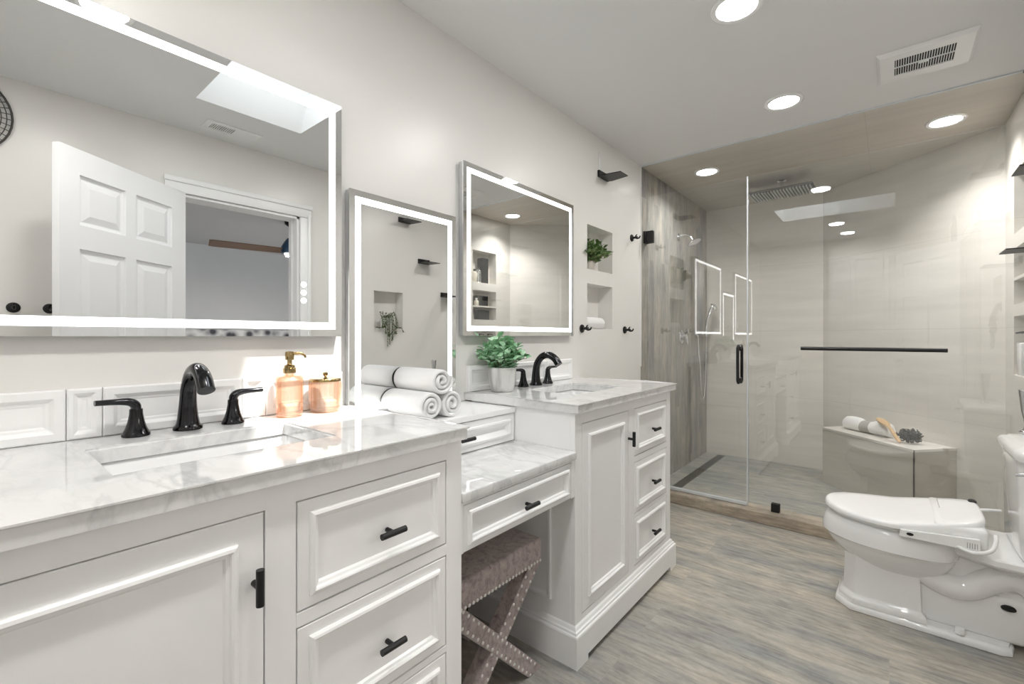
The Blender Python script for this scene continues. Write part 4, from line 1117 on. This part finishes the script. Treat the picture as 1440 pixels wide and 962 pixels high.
# ------------------------------------------------------------------ ceiling fan grille, air register
root = thing('exhaust_fan', 'white ceiling exhaust fan grille with dark slots', 'exhaust fan', (1.527, 2.745, ZC))
bm = nb(); ex0, ex1, ey0, ey1 = 1.362, 1.692, 2.60, 2.892; D = lambda u, v, h: (u, v, ZC-h)
gx0, gx1, gy0, gy1 = 1.425, 1.625, 2.655, 2.815
F_ = [(ex0, ey0, ex1, ey1), (gx0, gy0, gx1, gy1)]
def rect(x0, y0, x1, y1, h): return [(x0, y0, ZC-h), (x1, y0, ZC-h), (x1, y1, ZC-h), (x0, y1, ZC-h)]
ringloft(bm, [rect(ex0, ey0, ex1, ey1, 0.0005), rect(ex0, ey0, ex1, ey1, .006), rect(ex0+.012, ey0+.012, ex1-.012, ey1-.012, .018), rect(gx0, gy0, gx1, gy1, .020), rect(gx0, gy0, gx1, gy1, .004)], cap1=False)
mk('grille_frame', bm, 'plast', root, 30)
bm = nb(); box(bm, gx0, gx1, gy0, gy1, ZC-.0145, ZC-.013); mk('fan_void', bm, 'dark', root)  # near-black plate paints the shade between the slats
bm = nb()
for i in range(23): box(bm, gx0+.004+i*.00855, gx0+.0069+i*.00855, gy0, gy1, ZC-.0195, ZC-.0148)
box(bm, gx0, gx1, 2.733, 2.737, ZC-.0195, ZC-.0148)
mk('slats', bm, 'plast', root)
bm = nb(); box(bm, 1.507, 1.543, 2.722, 2.748, ZC-.0225, ZC-.019, .0015); box(bm, 1.515, 1.535, 2.731, 2.739, ZC-.0245, ZC-.022, .001); mk('light_lens', bm, 'plast', root)
root = thing('air_register', 'white slotted ceiling air register seen in the big left mirror', 'air vent', (1.73, 1.05, ZC))
bm = nb(); ringloft(bm, [rect(1.665, .90, 1.795, 1.20, .0005), rect(1.665, .90, 1.795, 1.20, .004), rect(1.675, .91, 1.785, 1.19, .009), rect(1.69, .93, 1.77, 1.17, .009), rect(1.69, .93, 1.77, 1.17, .003)], cap1=False); mk('register_frame', bm, 'plast', root)
bm = nb(); box(bm, 1.69, 1.77, .93, 1.17, ZC-.004, ZC-.002); mk('duct_void', bm, 'dark', root)  # near-black plate paints the shade behind the louvres
bm = nb()
for i in range(11): box(bm, 1.69, 1.77, .935+i*.0105, .940+i*.0105, ZC-.0088, ZC-.0045)
box(bm, 1.69, 1.77, 1.05, 1.17, ZC-.0088, ZC-.006)
mk('louvres', bm, 'plast', root)

# ------------------------------------------------------------------ rear of the room: linen cupboard, wire wall basket
root = thing('linen_cupboard', 'tall built-in white linen cupboard reflected in the shower glass', 'cupboard', (1.2, YR+.05, 0))
bm = nb(); box(bm, .80, 1.66, YR+.002, YR+.07, 0, 2.2, .002); mk('cupboard_body', bm, 'white', root)
for x0, x1 in ((.81, 1.03), (1.035, 1.355), (1.36, 1.65)):
    bm = nb(); rects(bm, [(0, 0), (0, .016), (.002, .018), (.05, .018), (.053, .012), (.056, .012)], x0, x1, 1.17, 2.18, FYP(YR+.0705)); d_ = mk('door', bm, 'white', root)
    for k in range(4):
        bm = nb(); z0 = .12+k*.26; rects(bm, [(0, 0), (0, .016), (.002, .018), (.004, .018)], x0, x1, z0, z0+.25, FYP(YR+.0705)); dw = mk('drawer', bm, 'white', root)
        pull(dw, FYP(YR+.0885), (x0+x1)/2, z0+.15, mat='alu')
root = thing('wire_basket', 'round grey wire basket hung on the wall, edge seen in the big left mirror', 'basket', (RX, -.045, 2.03))
bm = nb(); bc = (RX-.03, -.045, 2.215)
for k in range(1, 12):
    r = .2*k/11; pts = [(bc[0]+.02*(k/11)**2, bc[1]+r*math.cos(q), bc[2]+r*math.sin(q)) for q in [2*PI*j/36 for j in range(37)]]
    tube(bm, pts, 0.0022 if k < 11 else .005, 6, False)
mk('hoops', bm, 'steel', root, 60)
bm = nb()
for j in range(44):
    a = 2*PI*j/44; tube(bm, [(bc[0], bc[1]+.02*math.cos(a), bc[2]+.02*math.sin(a)), (bc[0]+.005, bc[1]+.1*math.cos(a), bc[2]+.1*math.sin(a)), (bc[0]+.02, bc[1]+.2*math.cos(a), bc[2]+.2*math.sin(a))], .002, 6, k=3)
mk('spokes', bm, 'steel', root, 60)

# ------------------------------------------------------------------ bedroom things seen in the mirror
fx, fy = 4.02, 2.44
root = thing('ceiling_fan', 'blue ceiling fan with brown blades in the bedroom, seen in the big left mirror', 'ceiling fan', (fx, fy, BZ))
bm = nb(); lathe(bm, [(0, 0), (.07, 0), (.065, -.03), (.03, -.055), (.015, -.06), (.015, -.235), (0, -.235)], (fx, fy, BZ), 28); mk('canopy', bm, 'black', root, 45)
bm = nb(); lathe(bm, [(0, -.19), (.04, -.195), (.065, -.23), (.10, -.29), (.105, -.34), (.10, -.37), (0, -.37)], (fx, fy, BZ), 32); mk('motor', bm, 'fanblue', root, 45)
bm = nb(); lathe(bm, [(0, -.371), (.07, -.371), (.07, -.382), (.05, -.392), (0, -.395)], (fx, fy, BZ), 28); mk('light_kit', bm, 'button', root, 45)
for k in range(3):
    a = math.radians(-78) + k*2*PI/3; d = Vector((math.cos(a), math.sin(a), 0)); s = Vector((-d.y, d.x, 0))
    rings = []
    for t_, wd in ((.09, .035), (.25, .05), (.5, .062), (.72, .068), (.76, .05)):
        c = Vector((fx, fy, BZ-.345)) + d*t_*1.05
        rings.append([c-s*wd+Vector((0, 0, .020)), c+s*wd+Vector((0, 0, -.022)), c+s*wd+Vector((0, 0, -.012)), c-s*wd+Vector((0, 0, .030))])
    bm = nb(); ringloft(bm, rings); mk('blade', bm, 'fanwood', root)
ld = bpy.data.lights.new('bulb', 'AREA'); ld.shape = 'DISK'; ld.size = .11; ld.energy = 19; ld.color = (1, .93, .84)
lo = bpy.data.objects.new('bulb', ld); COL.objects.link(lo); lo.parent = root; lo.location = (0, 0, -.40)
root = thing('bed', 'bed with a patterned grey headboard in the bedroom, seen under the mirrored doorway', 'bed', (5.2, 2.7, 0))
bm = nb(); box(bm, 4.1, 6.16, 1.65, 3.75, .12, .35, .01); mk('bed_base', bm, 'grey', root)
bm = nb(); box(bm, 4.12, 6.15, 1.67, 3.73, .351, .60, .06, 4); mk('mattress', bm, 'towel', root, 60)
bm = nb(); box(bm, 4.08, 5.5, 1.63, 3.77, .50, .68, .07, 4); mk('quilt', bm, 'quilt', root, 60)
bm = nb(); box(bm, 6.17, 6.28, 1.55, 3.85, 0, 1.27, .03, 3); mk('headboard', bm, 'quilt', root, 60)
bm = nb()
for x in (4.2, 6.05):
    for y in (1.75, 3.65): box(bm, x-.03, x+.03, y-.03, y+.03, 0, .121)
mk('feet', bm, 'fanwood', root)
for y in (2.15, 3.2):
    bm = nb(); sphere(bm, (6.03, y, .86), .34, 20, (.35, 1, .75)); mk('pillow', bm, 'quilt', root, 60)
